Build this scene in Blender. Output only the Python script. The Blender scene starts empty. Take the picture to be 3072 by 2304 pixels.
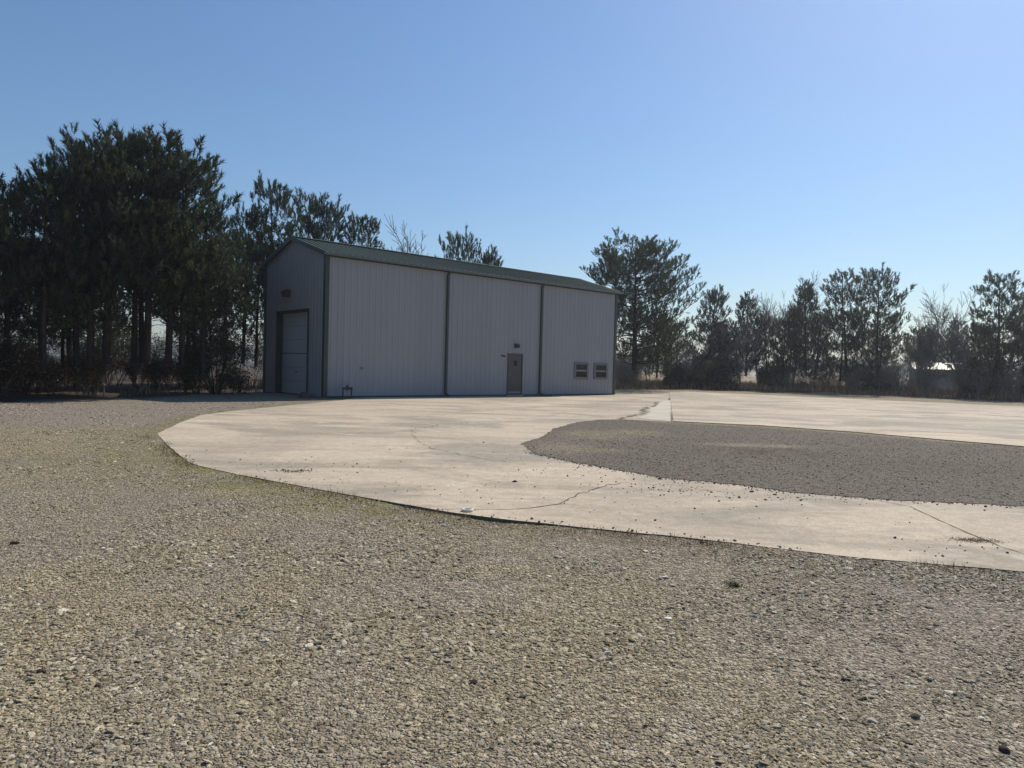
import bpy, bmesh, math, random
import numpy as np
from mathutils import Vector, Matrix
R = math.radians
C = bpy.context.scene.collection
scene = bpy.context.scene

# ------------------------------------------------------------------ camera
CAM_H, PITCH, ROLL, FPX = 1.521, 0.0243, 0.0261, 2142.7
cam_data = bpy.data.cameras.new('camera')
cam_data.sensor_width = 36.0
cam_data.lens = FPX/3072*36
cam_data.clip_end = 3000
cam_data.clip_start = 0.05
cam = bpy.data.objects.new('camera', cam_data); C.objects.link(cam)
fw = Vector((0, math.cos(PITCH), -math.sin(PITCH))); up0 = Vector((0, math.sin(PITCH), math.cos(PITCH))); r0 = Vector((1, 0, 0))
rt = math.cos(ROLL)*r0 + math.sin(ROLL)*up0; up = -math.sin(ROLL)*r0 + math.cos(ROLL)*up0
M = Matrix((rt, up, -fw)).transposed().to_4x4(); M.translation = (0, 0, CAM_H)
cam.matrix_world = M
scene.camera = cam

# ------------------------------------------------------------------ light
SUN_AZ, SUN_EL = R(38.0), R(44.0)           # azimuth clockwise from +Y
w = bpy.data.worlds.new('World'); scene.world = w; w.use_nodes = True
nt = w.node_tree; bg = nt.nodes['Background']
sky = nt.nodes.new('ShaderNodeTexSky'); sky.sky_type = 'NISHITA'; sky.sun_disc = False
sky.sun_elevation = SUN_EL; sky.sun_rotation = SUN_AZ
sky.air_density = 1.3; sky.dust_density = 0.55; sky.ozone_density = 8.0; sky.altitude = 0
nt.links.new(sky.outputs[0], bg.inputs[0]); bg.inputs[1].default_value = 0.107
sd = bpy.data.lights.new('sun', 'SUN'); sd.energy = 4.7; sd.angle = R(0.53); sd.color = (1.0, 0.91, 0.78)
sun = bpy.data.objects.new('sun', sd); C.objects.link(sun)
sv = Vector((math.sin(SUN_AZ)*math.cos(SUN_EL), math.cos(SUN_AZ)*math.cos(SUN_EL), math.sin(SUN_EL)))
sun.rotation_euler = sv.to_track_quat('Z', 'Y').to_euler(); sun.location = sv*50
scene.view_settings.view_transform = 'Standard'; scene.view_settings.look = 'None'
scene.view_settings.exposure = 0.0; scene.view_settings.gamma = 1.0
scene.render.engine = 'CYCLES'
scene.cycles.max_bounces = 6; scene.cycles.transparent_max_bounces = 8

# ------------------------------------------------------------------ helpers
def tag(o, label=None, cat=None, group=None, kind=None):
    if label: o['label'] = label
    if cat: o['category'] = cat
    if group: o['group'] = group
    if kind: o['kind'] = kind
    return o
def empty(name, loc=(0, 0, 0), rz=0.0):
    o = bpy.data.objects.new(name, None); C.objects.link(o); o.location = loc; o.rotation_euler = (0, 0, rz)
    o.empty_display_size = 0.2
    return o
def link(name, me, mats, parent=None):
    o = bpy.data.objects.new(name, me); C.objects.link(o)
    for m in (mats if isinstance(mats, (list, tuple)) else [mats]): me.materials.append(m)
    if parent: o.parent = parent
    return o
def np_mesh(name, verts, faces, attrs=None, smooth=False):
    """verts (n,3); faces (m,k) of one size k, or list of such arrays"""
    if not isinstance(faces, list): faces = [faces]
    faces = [f for f in faces if len(f)]
    me = bpy.data.meshes.new(name)
    me.vertices.add(len(verts)); me.vertices.foreach_set('co', np.asarray(verts, np.float32).ravel())
    li = np.concatenate([f.ravel() for f in faces]).astype(np.int32)
    tot = np.concatenate([np.full(len(f), f.shape[1]) for f in faces]).astype(np.int32)
    st = np.concatenate([[0], np.cumsum(tot)[:-1]]).astype(np.int32)
    me.loops.add(len(li)); me.loops.foreach_set('vertex_index', li)
    me.polygons.add(len(tot)); me.polygons.foreach_set('loop_start', st); me.polygons.foreach_set('loop_total', tot)
    me.polygons.foreach_set('use_smooth', np.full(len(tot), smooth))
    me.update(calc_edges=True)
    for k, a in (attrs or {}).items():
        a = np.asarray(a, np.float32)
        if a.ndim == 1:
            at = me.attributes.new(k, 'FLOAT', 'POINT'); at.data.foreach_set('value', a)
        else:
            at = me.attributes.new(k, 'FLOAT_VECTOR', 'POINT'); at.data.foreach_set('vector', a.ravel())
    return me
class MB:
    """collects boxes, prisms and tubes in one mesh"""
    def __init__(s): s.v = []; s.f = []
    def add(s, v, f):
        n = len(s.v); s.v += [tuple(p) for p in v]; s.f += [tuple(i+n for i in q) for q in f]; return s
    def box(s, x0, x1, y0, y1, z0, z1):
        return s.add([(x0,y0,z0),(x1,y0,z0),(x1,y1,z0),(x0,y1,z0),(x0,y0,z1),(x1,y0,z1),(x1,y1,z1),(x0,y1,z1)],
                     [(0,3,2,1),(4,5,6,7),(0,1,5,4),(1,2,6,5),(2,3,7,6),(3,0,4,7)])
    def tube(s, pts, rad, n=8, cap=True):
        pts = [Vector(p) for p in pts]; rad = rad if isinstance(rad, (list, tuple)) else [rad]*len(pts)
        vs = []; fs = []; a = None
        for i, p in enumerate(pts):
            d = (pts[min(i+1, len(pts)-1)]-pts[max(i-1, 0)]).normalized()
            if a is None: a = d.orthogonal().normalized()
            a = (a-d*a.dot(d)).normalized(); b = d.cross(a)
            for k in range(n):
                t = 2*math.pi*k/n; vs.append(p+(a*math.cos(t)+b*math.sin(t))*rad[i])
        for i in range(len(pts)-1):
            for k in range(n): fs.append((i*n+k, i*n+(k+1) % n, (i+1)*n+(k+1) % n, (i+1)*n+k))
        if cap: fs += [tuple(range(n-1, -1, -1)), tuple((len(pts)-1)*n+k for k in range(n))]
        return s.add(vs, fs)
    def build(s, name, mat, parent=None, bevel=0.0, smooth=False):
        me = bpy.data.meshes.new(name); me.from_pydata(s.v, [], s.f); me.update()
        if bevel:
            bm = bmesh.new(); bm.from_mesh(me)
            bmesh.ops.bevel(bm, geom=bm.edges[:], offset=bevel, segments=2, affect='EDGES', profile=0.6, clamp_overlap=True)
            bm.to_mesh(me); bm.free()
        if smooth:
            for p in me.polygons: p.use_smooth = True
        return link(name, me, mat, parent)

# ------------------------------------------------------------------ node helpers
class NT:
    def __init__(s, name):
        s.m = bpy.data.materials.new(name); s.m.use_nodes = True; s.t = s.m.node_tree
        s.b = s.t.nodes['Principled BSDF']; s.out = s.t.nodes['Material Output']
    def n(s, typ, **kw):
        nd = s.t.nodes.new('ShaderNode'+typ)
        for k, v in kw.items():
            if k.startswith('i_'):
                nd.inputs[int(k[2:])].default_value = v
            else: setattr(nd, k, v)
        return nd
    def l(s, a, b): s.t.links.new(a, b)
    def noise(s, vec, scale, detail=4, rough=0.55, dist=0.0):
        nd = s.n('TexNoise'); nd.inputs['Scale'].default_value = scale; nd.inputs['Detail'].default_value = detail
        nd.inputs['Roughness'].default_value = rough; nd.inputs['Distortion'].default_value = dist
        if vec is not None: s.l(vec, nd.inputs['Vector'])
        return nd.outputs['Fac']
    def ramp(s, fac, stops):
        nd = s.n('ValToRGB'); cr = nd.color_ramp
        while len(cr.elements) < len(stops): cr.elements.new(0.5)
        for e, (p, c) in zip(cr.elements, stops): e.position = p; e.color = (*c, 1) if len(c) == 3 else c
        s.l(fac, nd.inputs[0]); return nd.outputs[0]
    def mix(s, fac, a, b, typ='MIX'):
        nd = s.n('Mix', data_type='RGBA', blend_type=typ)
        for src, sock in ((fac, nd.inputs[0]), (a, nd.inputs[6]), (b, nd.inputs[7])):
            if hasattr(src, 'links'): s.l(src, sock)
            elif isinstance(src, (int, float)): sock.default_value = src
            else: sock.default_value = (*src, 1)
        return nd.outputs[2]
    def math(s, op, a, b=0.0, clamp=False):
        nd = s.n('Math', operation=op, use_clamp=clamp)
        for src, sock in ((a, nd.inputs[0]), (b, nd.inputs[1])):
            if hasattr(src, 'links'): s.l(src, sock)
            else: sock.default_value = src
        return nd.outputs[0]
    def attr(s, name, typ='GEOMETRY'):
        return s.n('Attribute', attribute_name=name, attribute_type=typ)
    def bump(s, h, strength=0.5, dist=0.02, prev=None):
        nd = s.n('Bump'); nd.inputs['Strength'].default_value = strength; nd.inputs['Distance'].default_value = dist
        s.l(h, nd.inputs['Height'])
        if prev is not None: s.l(prev, nd.inputs['Normal'])
        return nd.outputs[0]
    def pos(s): return s.n('NewGeometry').outputs['Position']
    def objc(s): return s.n('TexCoord').outputs['Object']
    def scaled(s, vec, sc):
        nd = s.n('Mapping'); nd.inputs['Scale'].default_value = sc; s.l(vec, nd.inputs[0]); return nd.outputs[0]
    def fin(s, col=None, rough=0.8, normal=None, metal=0.0, spec=0.5):
        if col is not None:
            if hasattr(col, 'links'): s.l(col, s.b.inputs['Base Color'])
            else: s.b.inputs['Base Color'].default_value = (*col, 1)
        if hasattr(rough, 'links'): s.l(rough, s.b.inputs['Roughness'])
        else: s.b.inputs['Roughness'].default_value = rough
        s.b.inputs['Metallic'].default_value = metal
        s.b.inputs['Specular IOR Level'].default_value = spec
        if normal is not None: s.l(normal, s.b.inputs['Normal'])
        return s.m

def mat_painted(name, c, rough=0.5, var=0.12, spec=0.5, streak=True):
    t = NT(name); p = t.objc()
    n1 = t.noise(p, 1.3, 5); n2 = t.noise(t.scaled(p, (9, 9, 0.5)), 1.0, 4)
    f = t.math('ADD', t.math('MULTIPLY', n1, 0.5), t.math('MULTIPLY', n2, 0.5)) if streak else n1
    col = t.ramp(f, [(0.3, tuple(x*(1-var) for x in c)), (0.7, tuple(min(1, x*(1+var*0.6)) for x in c))])
    return t.fin(col, rough, t.bump(t.noise(p, 25, 3), 0.08, 0.01), spec=spec)

def mat_concrete():
    t = NT('concrete'); p = t.pos()
    big = t.noise(p, 0.16, 5, 0.6, 0.6); mid = t.noise(t.scaled(p, (0.5, 0.8, 1)), 0.55, 7, 0.6, 0.9); fine = t.noise(p, 38, 6, 0.8)
    rotm = t.n('Mapping'); rotm.inputs['Rotation'].default_value = (0, 0, R(-38)); rotm.inputs['Scale'].default_value = (0.16, 0.9, 1); t.l(p, rotm.inputs[0])
    swp = t.noise(rotm.outputs[0], 1.6, 5, 0.65, 0.8)
    c1 = t.ramp(big, [(0.33, (0.37, 0.325, 0.25)), (0.52, (0.50, 0.43, 0.325)), (0.7, (0.58, 0.49, 0.365))])
    c2 = t.mix(t.ramp(mid, [(0.40, (0.85,)*3), (0.53, (0,)*3)]), c1, (0.30, 0.265, 0.205))
    c3 = t.mix(t.ramp(swp, [(0.55, (0,)*3), (0.75, (0.5,)*3)]), c2, (0.60, 0.53, 0.42))
    c3b = t.mix(t.ramp(swp, [(0.32, (0.7,)*3), (0.47, (0,)*3)]), c3, (0.31, 0.275, 0.22))
    # pale laitance blotches
    bl = t.noise(p, 0.75, 3, 0.5, 0.3)
    c4 = t.mix(t.ramp(bl, [(0.64, (0,)*3), (0.73, (0.55,)*3)]), c3b, (0.66, 0.62, 0.53))
    sp = t.n('TexVoronoi', feature='F1'); sp.inputs['Scale'].default_value = 28; t.l(p, sp.inputs['Vector'])
    spk = t.math('LESS_THAN', sp.outputs['Distance'], 0.13)
    spn = t.math('MULTIPLY', spk, t.ramp(t.noise(p, 0.9, 3), [(0.45, (0,)*3), (0.6, (0.8,)*3)]))
    c5 = t.mix(spn, c4, (0.2, 0.175, 0.15))
    gr = t.noise(p, 7.0, 8, 0.75, 0.4)
    c6 = t.mix(0.5, c5, t.ramp(fine, [(0.34, (0.22,)*3), (0.66, (0.78,)*3)]), 'OVERLAY')
    c6 = t.mix(0.45, c6, t.ramp(gr, [(0.36, (0.32,)*3), (0.64, (0.66,)*3)]), 'OVERLAY')
    c6 = t.mix(1.0, c6, (0.985, 0.965, 0.955), 'MULTIPLY')
    b1 = t.bump(fine, 0.28, 0.006); b2 = t.bump(mid, 0.1, 0.03, b1)
    return t.fin(c6, 0.86, b2, spec=0.3)

def mat_ground():
    t = NT('gravel_ground'); p = t.pos()
    a = t.attr('zone'); sep = t.n('SeparateXYZ'); t.l(a.outputs['Vector'], sep.inputs[0])      # x grey, y moss, z sand
    b = t.attr('zone2'); sep2 = t.n('SeparateXYZ'); t.l(b.outputs['Vector'], sep2.inputs[0])   # x litter, y field, z dark dirt
    def vor(sc, rnd=1.0):
        v = t.n('TexVoronoi', feature='F1'); v.inputs['Scale'].default_value = sc; v.inputs['Randomness'].default_value = rnd
        wob = t.n('TexNoise'); wob.inputs['Scale'].default_value = sc*0.6
        t.l(p, wob.inputs['Vector'])
        mm = t.n('Mix', data_type='VECTOR'); mm.inputs[0].default_value = 0.0
        t.l(p, v.inputs['Vector']); return v
    v1 = vor(38); v2 = vor(85); v3 = vor(16)
    s1 = t.n('SeparateColor'); t.l(v1.outputs['Color'], s1.inputs[0]); s2 = t.n('SeparateColor'); t.l(v2.outputs['Color'], s2.inputs[0])
    s3 = t.n('SeparateColor'); t.l(v3.outputs['Color'], s3.inputs[0])
    br = t.math('ADD', t.math('MULTIPLY', s1.outputs[0], 0.55), t.math('MULTIPLY', s2.outputs[1], 0.45))
    patch = t.noise(p, 0.45, 6, 0.6, 0.8)
    tan = t.ramp(br, [(0.16, (0.153, 0.122, 0.065)), (0.5, (0.348, 0.282, 0.169)), (0.82, (0.530, 0.446, 0.284)), (1.0, (0.730, 0.635, 0.444))])
    grey = t.ramp(br, [(0.16, (0.138, 0.115, 0.090)), (0.5, (0.308, 0.262, 0.204)), (0.82, (0.477, 0.412, 0.327)), (1.0, (0.702, 0.615, 0.499))])
    sand = t.ramp(br, [(0.1, (0.165, 0.134, 0.097)), (0.6, (0.314, 0.264, 0.193)), (1.0, (0.462, 0.407, 0.319))])
    col = t.mix(t.ramp(patch, [(0.4, (0,)*3), (0.62, (0.7,)*3)]), tan, grey)
    col = t.mix(sep.outputs[0], col, grey)
    pz = t.math('MULTIPLY', sep.outputs[2], t.ramp(t.noise(p, 1.1, 5, 0.6, 0.5), [(0.38, (0,)*3), (0.6, (1,)*3)]))
    col = t.mix(pz, col, sand)
    # reddish dead grass and leaf scraps
    lit = t.math('MULTIPLY', sep2.outputs[0], t.ramp(t.noise(p, 2.2, 6, 0.7), [(0.35, (0,)*3), (0.6, (1,)*3)]))
    litc = t.ramp(t.noise(p, 60, 3), [(0.3, (0.06, 0.042, 0.027)), (0.5, (0.14, 0.10, 0.062)), (0.7, (0.27, 0.20, 0.13))])
    col = t.mix(lit, col, litc)
    ms = t.math('MULTIPLY', sep.outputs[1], t.ramp(t.noise(p, 2.6, 6, 0.68), [(0.42, (0,)*3), (0.56, (1,)*3)]))
    mossc = t.ramp(t.noise(p, 70, 3), [(0.3, (0.10, 0.10, 0.012)), (0.7, (0.30, 0.28, 0.05))])
    col = t.mix(t.math('MULTIPLY', ms, 0.8), col, mossc)
    fieldc = t.ramp(t.noise(p, 3.0, 6, 0.7), [(0.3, (0.16, 0.11, 0.065)), (0.5, (0.30, 0.22, 0.135)), (0.7, (0.42, 0.32, 0.21))])
    col = t.mix(sep2.outputs[1], col, fieldc)
    dirt = t.ramp(t.noise(p, 8, 6, 0.7), [(0.3, (0.035, 0.027, 0.02)), (0.7, (0.12, 0.09, 0.062))])
    col = t.mix(sep2.outputs[2], col, dirt)
    h = t.math('ADD', t.math('MULTIPLY', v1.outputs['Distance'], -0.9), t.math('MULTIPLY', v2.outputs['Distance'], -0.45))
    h = t.math('ADD', h, t.math('MULTIPLY', t.math('MULTIPLY', s3.outputs[0], -0.6), v3.outputs['Distance']))
    n1 = t.bump(h, 1.0, 0.032)
    n2 = t.bump(t.noise(p, 2.0, 5), 0.35, 0.06, n1)
    return t.fin(col, 0.9, n2, spec=0.25)

def mat_stone(name, stops):
    t = NT(name); a = t.attr('tint', 'INSTANCER')
    col = t.ramp(a.outputs['Fac'], stops)
    n = t.noise(t.objc(), 2.5, 5, 0.65)
    col = t.mix(0.55, col, t.ramp(n, [(0.3, (0.28,)*3), (0.7, (0.74,)*3)]), 'OVERLAY')
    return t.fin(col, 0.82, t.bump(n, 0.5, 0.1), spec=0.3)

def mat_needles(name, dark, light, transl=0.25):
    t = NT(name); a = t.attr('tone'); oi = t.n('ObjectInfo')
    f = t.math('ADD', t.math('MULTIPLY', a.outputs['Fac'], 0.8), t.math('MULTIPLY', oi.outputs['Random'], 0.2))
    col = t.ramp(f, [(0.0, dark), (0.75, light), (0.93, tuple(x*y for x, y in zip(light, (1.5, 1.15, 0.8)))), (1.0, (0.15, 0.10, 0.05))])
    m = t.fin(col, 0.62, spec=0.3)
    tr = t.n('BsdfTranslucent'); t.l(col, tr.inputs[0]); mx = t.n('MixShader'); mx.inputs[0].default_value = transl
    t.l(t.b.outputs[0], mx.inputs[1]); t.l(tr.outputs[0], mx.inputs[2]); t.l(mx.outputs[0], t.out.inputs[0])
    return m
def mat_bark(name, a, b):
    t = NT(name); p = t.objc()
    n = t.noise(t.scaled(p, (14, 14, 2.5)), 1.0, 6, 0.7)
    return t.fin(t.ramp(n, [(0.3, a), (0.7, b)]), 0.95, t.bump(n, 0.8, 0.05), spec=0.1)

m_conc = mat_concrete(); m_ground = mat_ground()
m_wall = mat_painted('wall_paint', (0.268, 0.268, 0.282), 0.5, 0.06)
_w = m_wall.node_tree; _p = _w.nodes['Principled BSDF']; _src = _p.inputs['Base Color'].links[0].from_socket
_tc = _w.nodes.new('ShaderNodeTexCoord'); _sn = _w.nodes.new('ShaderNodeVectorMath'); _sn.operation = 'SNAP'; _sn.inputs[1].default_value = (0.915, 0.915, 50)
_wn = _w.nodes.new('ShaderNodeTexWhiteNoise'); _mr = _w.nodes.new('ShaderNodeMapRange'); _mr.inputs['To Min'].default_value = 0.95; _mr.inputs['To Max'].default_value = 1.03
_mx = _w.nodes.new('ShaderNodeMix'); _mx.data_type = 'RGBA'; _mx.blend_type = 'MULTIPLY'; _mx.inputs[0].default_value = 1.0
_w.links.new(_tc.outputs['Object'], _sn.inputs[0]); _w.links.new(_sn.outputs[0], _wn.inputs['Vector']); _w.links.new(_wn.outputs['Value'], _mr.inputs[0])
_w.links.new(_src, _mx.inputs[6]); _w.links.new(_mr.outputs[0], _mx.inputs[7]); _w.links.new(_mx.outputs[2], _p.inputs['Base Color'])
m_door = mat_painted('door_paint', (0.42, 0.43, 0.46), 0.5, 0.05)
m_green = mat_painted('green_trim', (0.026, 0.042, 0.038), 0.45, 0.2)
m_roof = mat_painted('green_roof', (0.026, 0.058, 0.040), 0.6, 0.2, spec=0.3)
m_gutter = mat_painted('gutter_metal', (0.13, 0.135, 0.13), 0.35, 0.15)
m_doorg = mat_painted('entry_door_paint', (0.058, 0.064, 0.056), 0.5, 0.1)
m_dark = mat_painted('dark_metal', (0.03, 0.032, 0.035), 0.45, 0.1)
m_steel = mat_painted('pale_steel', (0.22, 0.215, 0.215), 0.4, 0.1)
m_frame = mat_painted('window_frame', (0.13, 0.13, 0.135), 0.5, 0.1)
m_rust = mat_painted('rusty_pipe', (0.055, 0.045, 0.045), 0.7, 0.3)
t_ = NT('window_glass'); m_glass = t_.fin((0.016, 0.02, 0.018), 0.06, t_.bump(t_.noise(t_.objc(), 2.0, 2), 0.05, 0.02), spec=0.22)
t_ = NT('lamp_lens'); m_lens = t_.fin((0.35, 0.36, 0.36), 0.15, spec=0.6)
m_interior = mat_painted('interior_dark', (0.05, 0.05, 0.05), 0.9, 0.1)
m_bark = mat_bark('pine_bark', (0.018, 0.013, 0.011), (0.07, 0.05, 0.04))
m_twig = mat_bark('bare_bark', (0.10, 0.09, 0.08), (0.28, 0.26, 0.235))
m_brush = mat_bark('brush_bark', (0.028, 0.02, 0.015), (0.10, 0.072, 0.052))
m_need = mat_needles('pine_needles', (0.016, 0.028, 0.019), (0.078, 0.102, 0.052), 0.38)
m_need_f = mat_needles('far_foliage', (0.028, 0.04, 0.028), (0.075, 0.09, 0.055), 0.2)
m_leaf = mat_needles('shrub_leaves', (0.022, 0.03, 0.014), (0.07, 0.08, 0.035), 0.3)
t_ = NT('dry_grass'); a_ = t_.attr('tone')
m_dry = t_.fin(t_.ramp(a_.outputs['Fac'], [(0, (0.13, 0.085, 0.045)), (0.6, (0.30, 0.21, 0.12)), (1, (0.42, 0.33, 0.21))]), 0.8, spec=0.2)
t_ = NT('white_plastic'); m_white = t_.fin((0.62, 0.60, 0.54), 0.6)
t_ = NT('crack_dirt'); m_crack = t_.fin(t_.ramp(t_.noise(t_.pos(), 30, 3), [(0.3, (0.05, 0.045, 0.035)), (0.7, (0.17, 0.14, 0.10))]), 0.95)

# ------------------------------------------------------------------ numpy value noise
_rs = np.random.RandomState(7); _tab = _rs.rand(256, 256)
def vnoise(x, y, s):
    x = np.asarray(x)*s+1000.3; y = np.asarray(y)*s+1000.7
    xi = np.floor(x).astype(int); yi = np.floor(y).astype(int); fx = x-xi; fy = y-yi
    fx = fx*fx*(3-2*fx); fy = fy*fy*(3-2*fy)
    g = lambda i, j: _tab[i % 256, j % 256]
    return (g(xi, yi)*(1-fx)+g(xi+1, yi)*fx)*(1-fy)+(g(xi, yi+1)*(1-fx)+g(xi+1, yi+1)*fx)*fy
def fbm(x, y, s): return 0.5*vnoise(x, y, s)+0.3*vnoise(x, y, s*2.1)+0.2*vnoise(x, y, s*4.3)
def seg_dist(x, y, poly, closed=False):
    d = np.full(np.shape(x), 1e9); P = list(poly)+([poly[0]] if closed else [])
    for (ax, ay), (bx, by) in zip(P[:-1], P[1:]):
        dx, dy = bx-ax, by-ay; t = np.clip(((x-ax)*dx+(y-ay)*dy)/(dx*dx+dy*dy+1e-12), 0, 1)
        d = np.minimum(d, np.hypot(x-ax-t*dx, y-ay-t*dy))
    return d
def inside(x, y, poly):
    r = np.zeros(np.shape(x), bool); n = len(poly)
    for i in range(n):
        (ax, ay), (bx, by) = poly[i], poly[(i+1) % n]
        c = ((ay > y) != (by > y)) & (x < (bx-ax)*(y-ay)/(by-ay+1e-12)+ax); r ^= c
    return r

# ------------------------------------------------------------------ the ground plan (world metres, camera stands at the origin)
BC = (-7.905, 30.009); BTH = math.atan2(0.66850157, 0.74371073); BL, BW, BH, BR = 18.81, 6.16, 6.1, 0.93
bu = np.array([math.cos(BTH), math.sin(BTH)]); bv = np.array([-bu[1], bu[0]])
def bpt(x, y): return (BC[0]+bu[0]*x+bv[0]*y, BC[1]+bu[1]*x+bv[1]*y)
LOWER = [(-7.05, 14.22), (-5.9, 12.3), (-4.74, 10.47), (-4.39, 10.08), (-3.66, 9.48), (-2.24, 8.46), (-0.61, 7.36), (-0.08, 7.1), (1.17, 6.65), (1.62, 6.51), (2.91, 5.95), (4.1, 5.64), (7.0, 4.75), (12.0, 3.6), (20.0, 3.0)]
LEFT_UP = [(-7.05, 14.22), (-7.79, 16.78), (-8.36, 19.22), (-8.25, 21.03), (-7.6, 24.44), (-6.78, 28.6)]
SLAB_A = LOWER + [(30.0, 12.0), (14.0, 14.4), (11.73, 16.0), (7.3, 20.3), (4.81, 21.22), (11.07, 48.45), (11.6, 50.3), (10.0, 47.3), (8.0, 44.6), bpt(18.9, 0.1), bpt(1.6, 0.1), (-6.78, 28.6)] + LEFT_UP[1:-1][::-1]
SLAB_R = [(4.83, 21.24), (7.19, 20.54), (9.19, 19.02), (10.46, 17.44), (11.75, 16.05), (14.0, 14.45), (30.0, 12.05), (52.0, 16.0), (27.5, 38.4), (11.13, 50.4)]
STRIP = [(11.2, 50.5), (27.56, 38.46), (52.05, 16.05), (54.0, 18.5), (29.6, 40.8), (13.0, 53.1)]
ISLAND = [(0.22, 14.13), (0.7, 15.67), (1.09, 17.91), (1.89, 20.12), (2.66, 21.4), (3.52, 21.7), (4.25, 21.45), (4.82, 21.22), (7.19, 20.54), (9.19, 19.02), (10.46, 17.44), (11.73, 16.05), (14.0, 14.4), (22, 13), (21.5, 8.8), (14.0, 8.2), (9.0, 8.35), (6.21, 8.57), (4.57, 8.8), (3.55, 9.19), (3.11, 9.62), (2.21, 10.09), (1.7, 10.68), (1.33, 11.19), (0.98, 11.57), (0.45, 12.45), (0.33, 13.13)]
TREE_L = [(-30.0, 6.0), (-16.3, 22.2), (-14.8, 24.6), (-14.3, 26.6), (-13.9, 29.5), (-13.1, 32.0), (-12.2, 34.0), (-6.0, 42.0), (-2.0, 46.0), (4.0, 51.0), (9.0, 56.5)]
TREE_R = [(9.0, 56.5), (14.5, 60.0), (22.3, 61.0), (28.8, 57.2), (36.6, 50.0), (60.0, 30.0)]
TREES = TREE_L + TREE_R[1:]
GZ = -0.03

def refine(poly, step=0.25, amp=0.02, seed=1, closed=True):
    rs = np.random.RandomState(seed); out = []
    P = list(poly)+([poly[0]] if closed else [])
    for (ax, ay), (bx, by) in zip(P[:-1], P[1:]):
        L = math.hypot(bx-ax, by-ay); k = max(1, int(L/step))
        nx, ny = -(by-ay)/max(L, 1e-6), (bx-ax)/max(L, 1e-6)
        for i in range(k):
            t = i/k; o = rs.uniform(-amp, amp) if i else 0
            out.append((ax+(bx-ax)*t+nx*o, ay+(by-ay)*t+ny*o))
    return out
def sheet(name, poly, ztop, thick, mat, parent=None):
    bm = bmesh.new()
    vs = [bm.verts.new((x, y, ztop)) for x, y in poly]
    f = bm.faces.new(vs); f.normal_update()
    if f.normal.z < 0: f.normal_flip()
    if thick:
        r = bmesh.ops.extrude_face_region(bm, geom=[f]); nv = [g for g in r['geom'] if isinstance(g, bmesh.types.BMVert)]
        for v in nv: v.co.z -= thick
        bmesh.ops.recalc_face_normals(bm, faces=bm.faces[:])
        for f_ in bm.faces:
            if abs(f_.normal.z) < 0.5: f_.material_index = 1
    bmesh.ops.triangulate(bm, faces=bm.faces[:], ngon_method='EAR_CLIP')
    me = bpy.data.meshes.new(name); bm.to_mesh(me); bm.free()
    return link(name, me, [mat, m_crack] if thick else mat, parent)

# ------------------------------------------------------------------ ground sheet to the horizon
gx = np.concatenate([-np.geomspace(1500, 62, 16), np.arange(-60, -20, 1.0), np.arange(-20, 30, 0.3), np.arange(30, 62, 1.0), np.geomspace(63, 1500, 16)])
gy = np.concatenate([-np.geomspace(1200, 12, 12), np.arange(-10, 0, 1.0), np.arange(0, 36, 0.3), np.arange(36, 75, 0.8), np.geomspace(76, 1800, 18)])
GX, GY = np.meshgrid(gx, gy)
def zones(X, Y):
    dS = seg_dist(X, Y, SLAB_A, True); inA = inside(X, Y, SLAB_A) | inside(X, Y, SLAB_R)
    nz = fbm(X, Y, 0.5); nz2 = fbm(X+50, Y, 1.1)
    ss = lambda a, b, v: np.clip((v-a)/(b-a), 0, 1)**2*(3-2*np.clip((v-a)/(b-a), 0, 1))
    # beyond the tree line
    tl = inside(X, Y, TREES + [(1500, 30), (1500, 1800), (-1500, 1800), (-1500, 6)])
    dT = seg_dist(X, Y, TREES); dT = np.where(tl, dT, -dT)
    litter = ss(-0.9, 0.6, dT+(nz2-0.5)*2)
    field = ss(6, 16, dT+(nz-0.5)*8)*ss(4, 14, X+18)
    # grey crushed stone by the building and on the right of the foreground
    grey = ss(15.0, 16.6, Y+(nz-0.5)*2.5+np.where(X < -5, 0, -3))*(X < 3)
    grey = np.maximum(grey, 0.85*ss(-0.6, 2.0, X-0.15*Y+(nz-0.5)*3)*(Y < 14))
    grey = np.maximum(grey, ss(0.42, 0.6, nz2)*0.5*(Y < 8))
    isl = inside(X, Y, ISLAND); grey = np.where(isl, 1.0, grey)
    moss = 0.85*np.exp(-(dS/0.85)**2)*ss(-8.8, -5, X)*(1-ss(-1.6, 1.0, X))*(Y < 15)*1.0
    moss = np.maximum(moss, np.exp(-((X+6.0)/1.4)**2-((Y-11.0)/1.1)**2)*0.65)
    moss = np.maximum(moss, np.exp(-(dS/0.6)**2)*(Y > 13)*(X < -5)*0.7)
    sand = np.maximum(ss(0.5, 3.5, -X-0.02*Y)*(Y < 11)*0.8, 0.25*(Y < 16)*(X < -2))
    sand = np.maximum(sand, np.exp(-((X+1.2)/1.4)**2-((Y-2.5)/1.3)**2))
    lt2 = np.exp(-(dS/0.45)**2)*ss(-3.5, 0.5, X)*(Y < 9)*0.9
    moss = np.where(tl, 0, moss); sand = np.where(tl, 0, sand)
    dirt = litter*(1-field)
    lt2 = np.maximum(lt2, 0.75*ss(-5.5, -1.0, dT)*(X > 10))
    return np.stack([grey, moss, sand], -1), np.stack([lt2, field, dirt], -1), dT
z1, z2, dT = zones(GX, GY)
GZZ = GZ+0.03*(fbm(GX, GY, 0.35)-0.5)+0.012*(fbm(GX, GY, 1.5)-0.5)
far = np.clip((np.hypot(GX, GY)-60)/200, 0, 1); GZZ = GZZ*(1-far)+GZ*far
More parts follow.
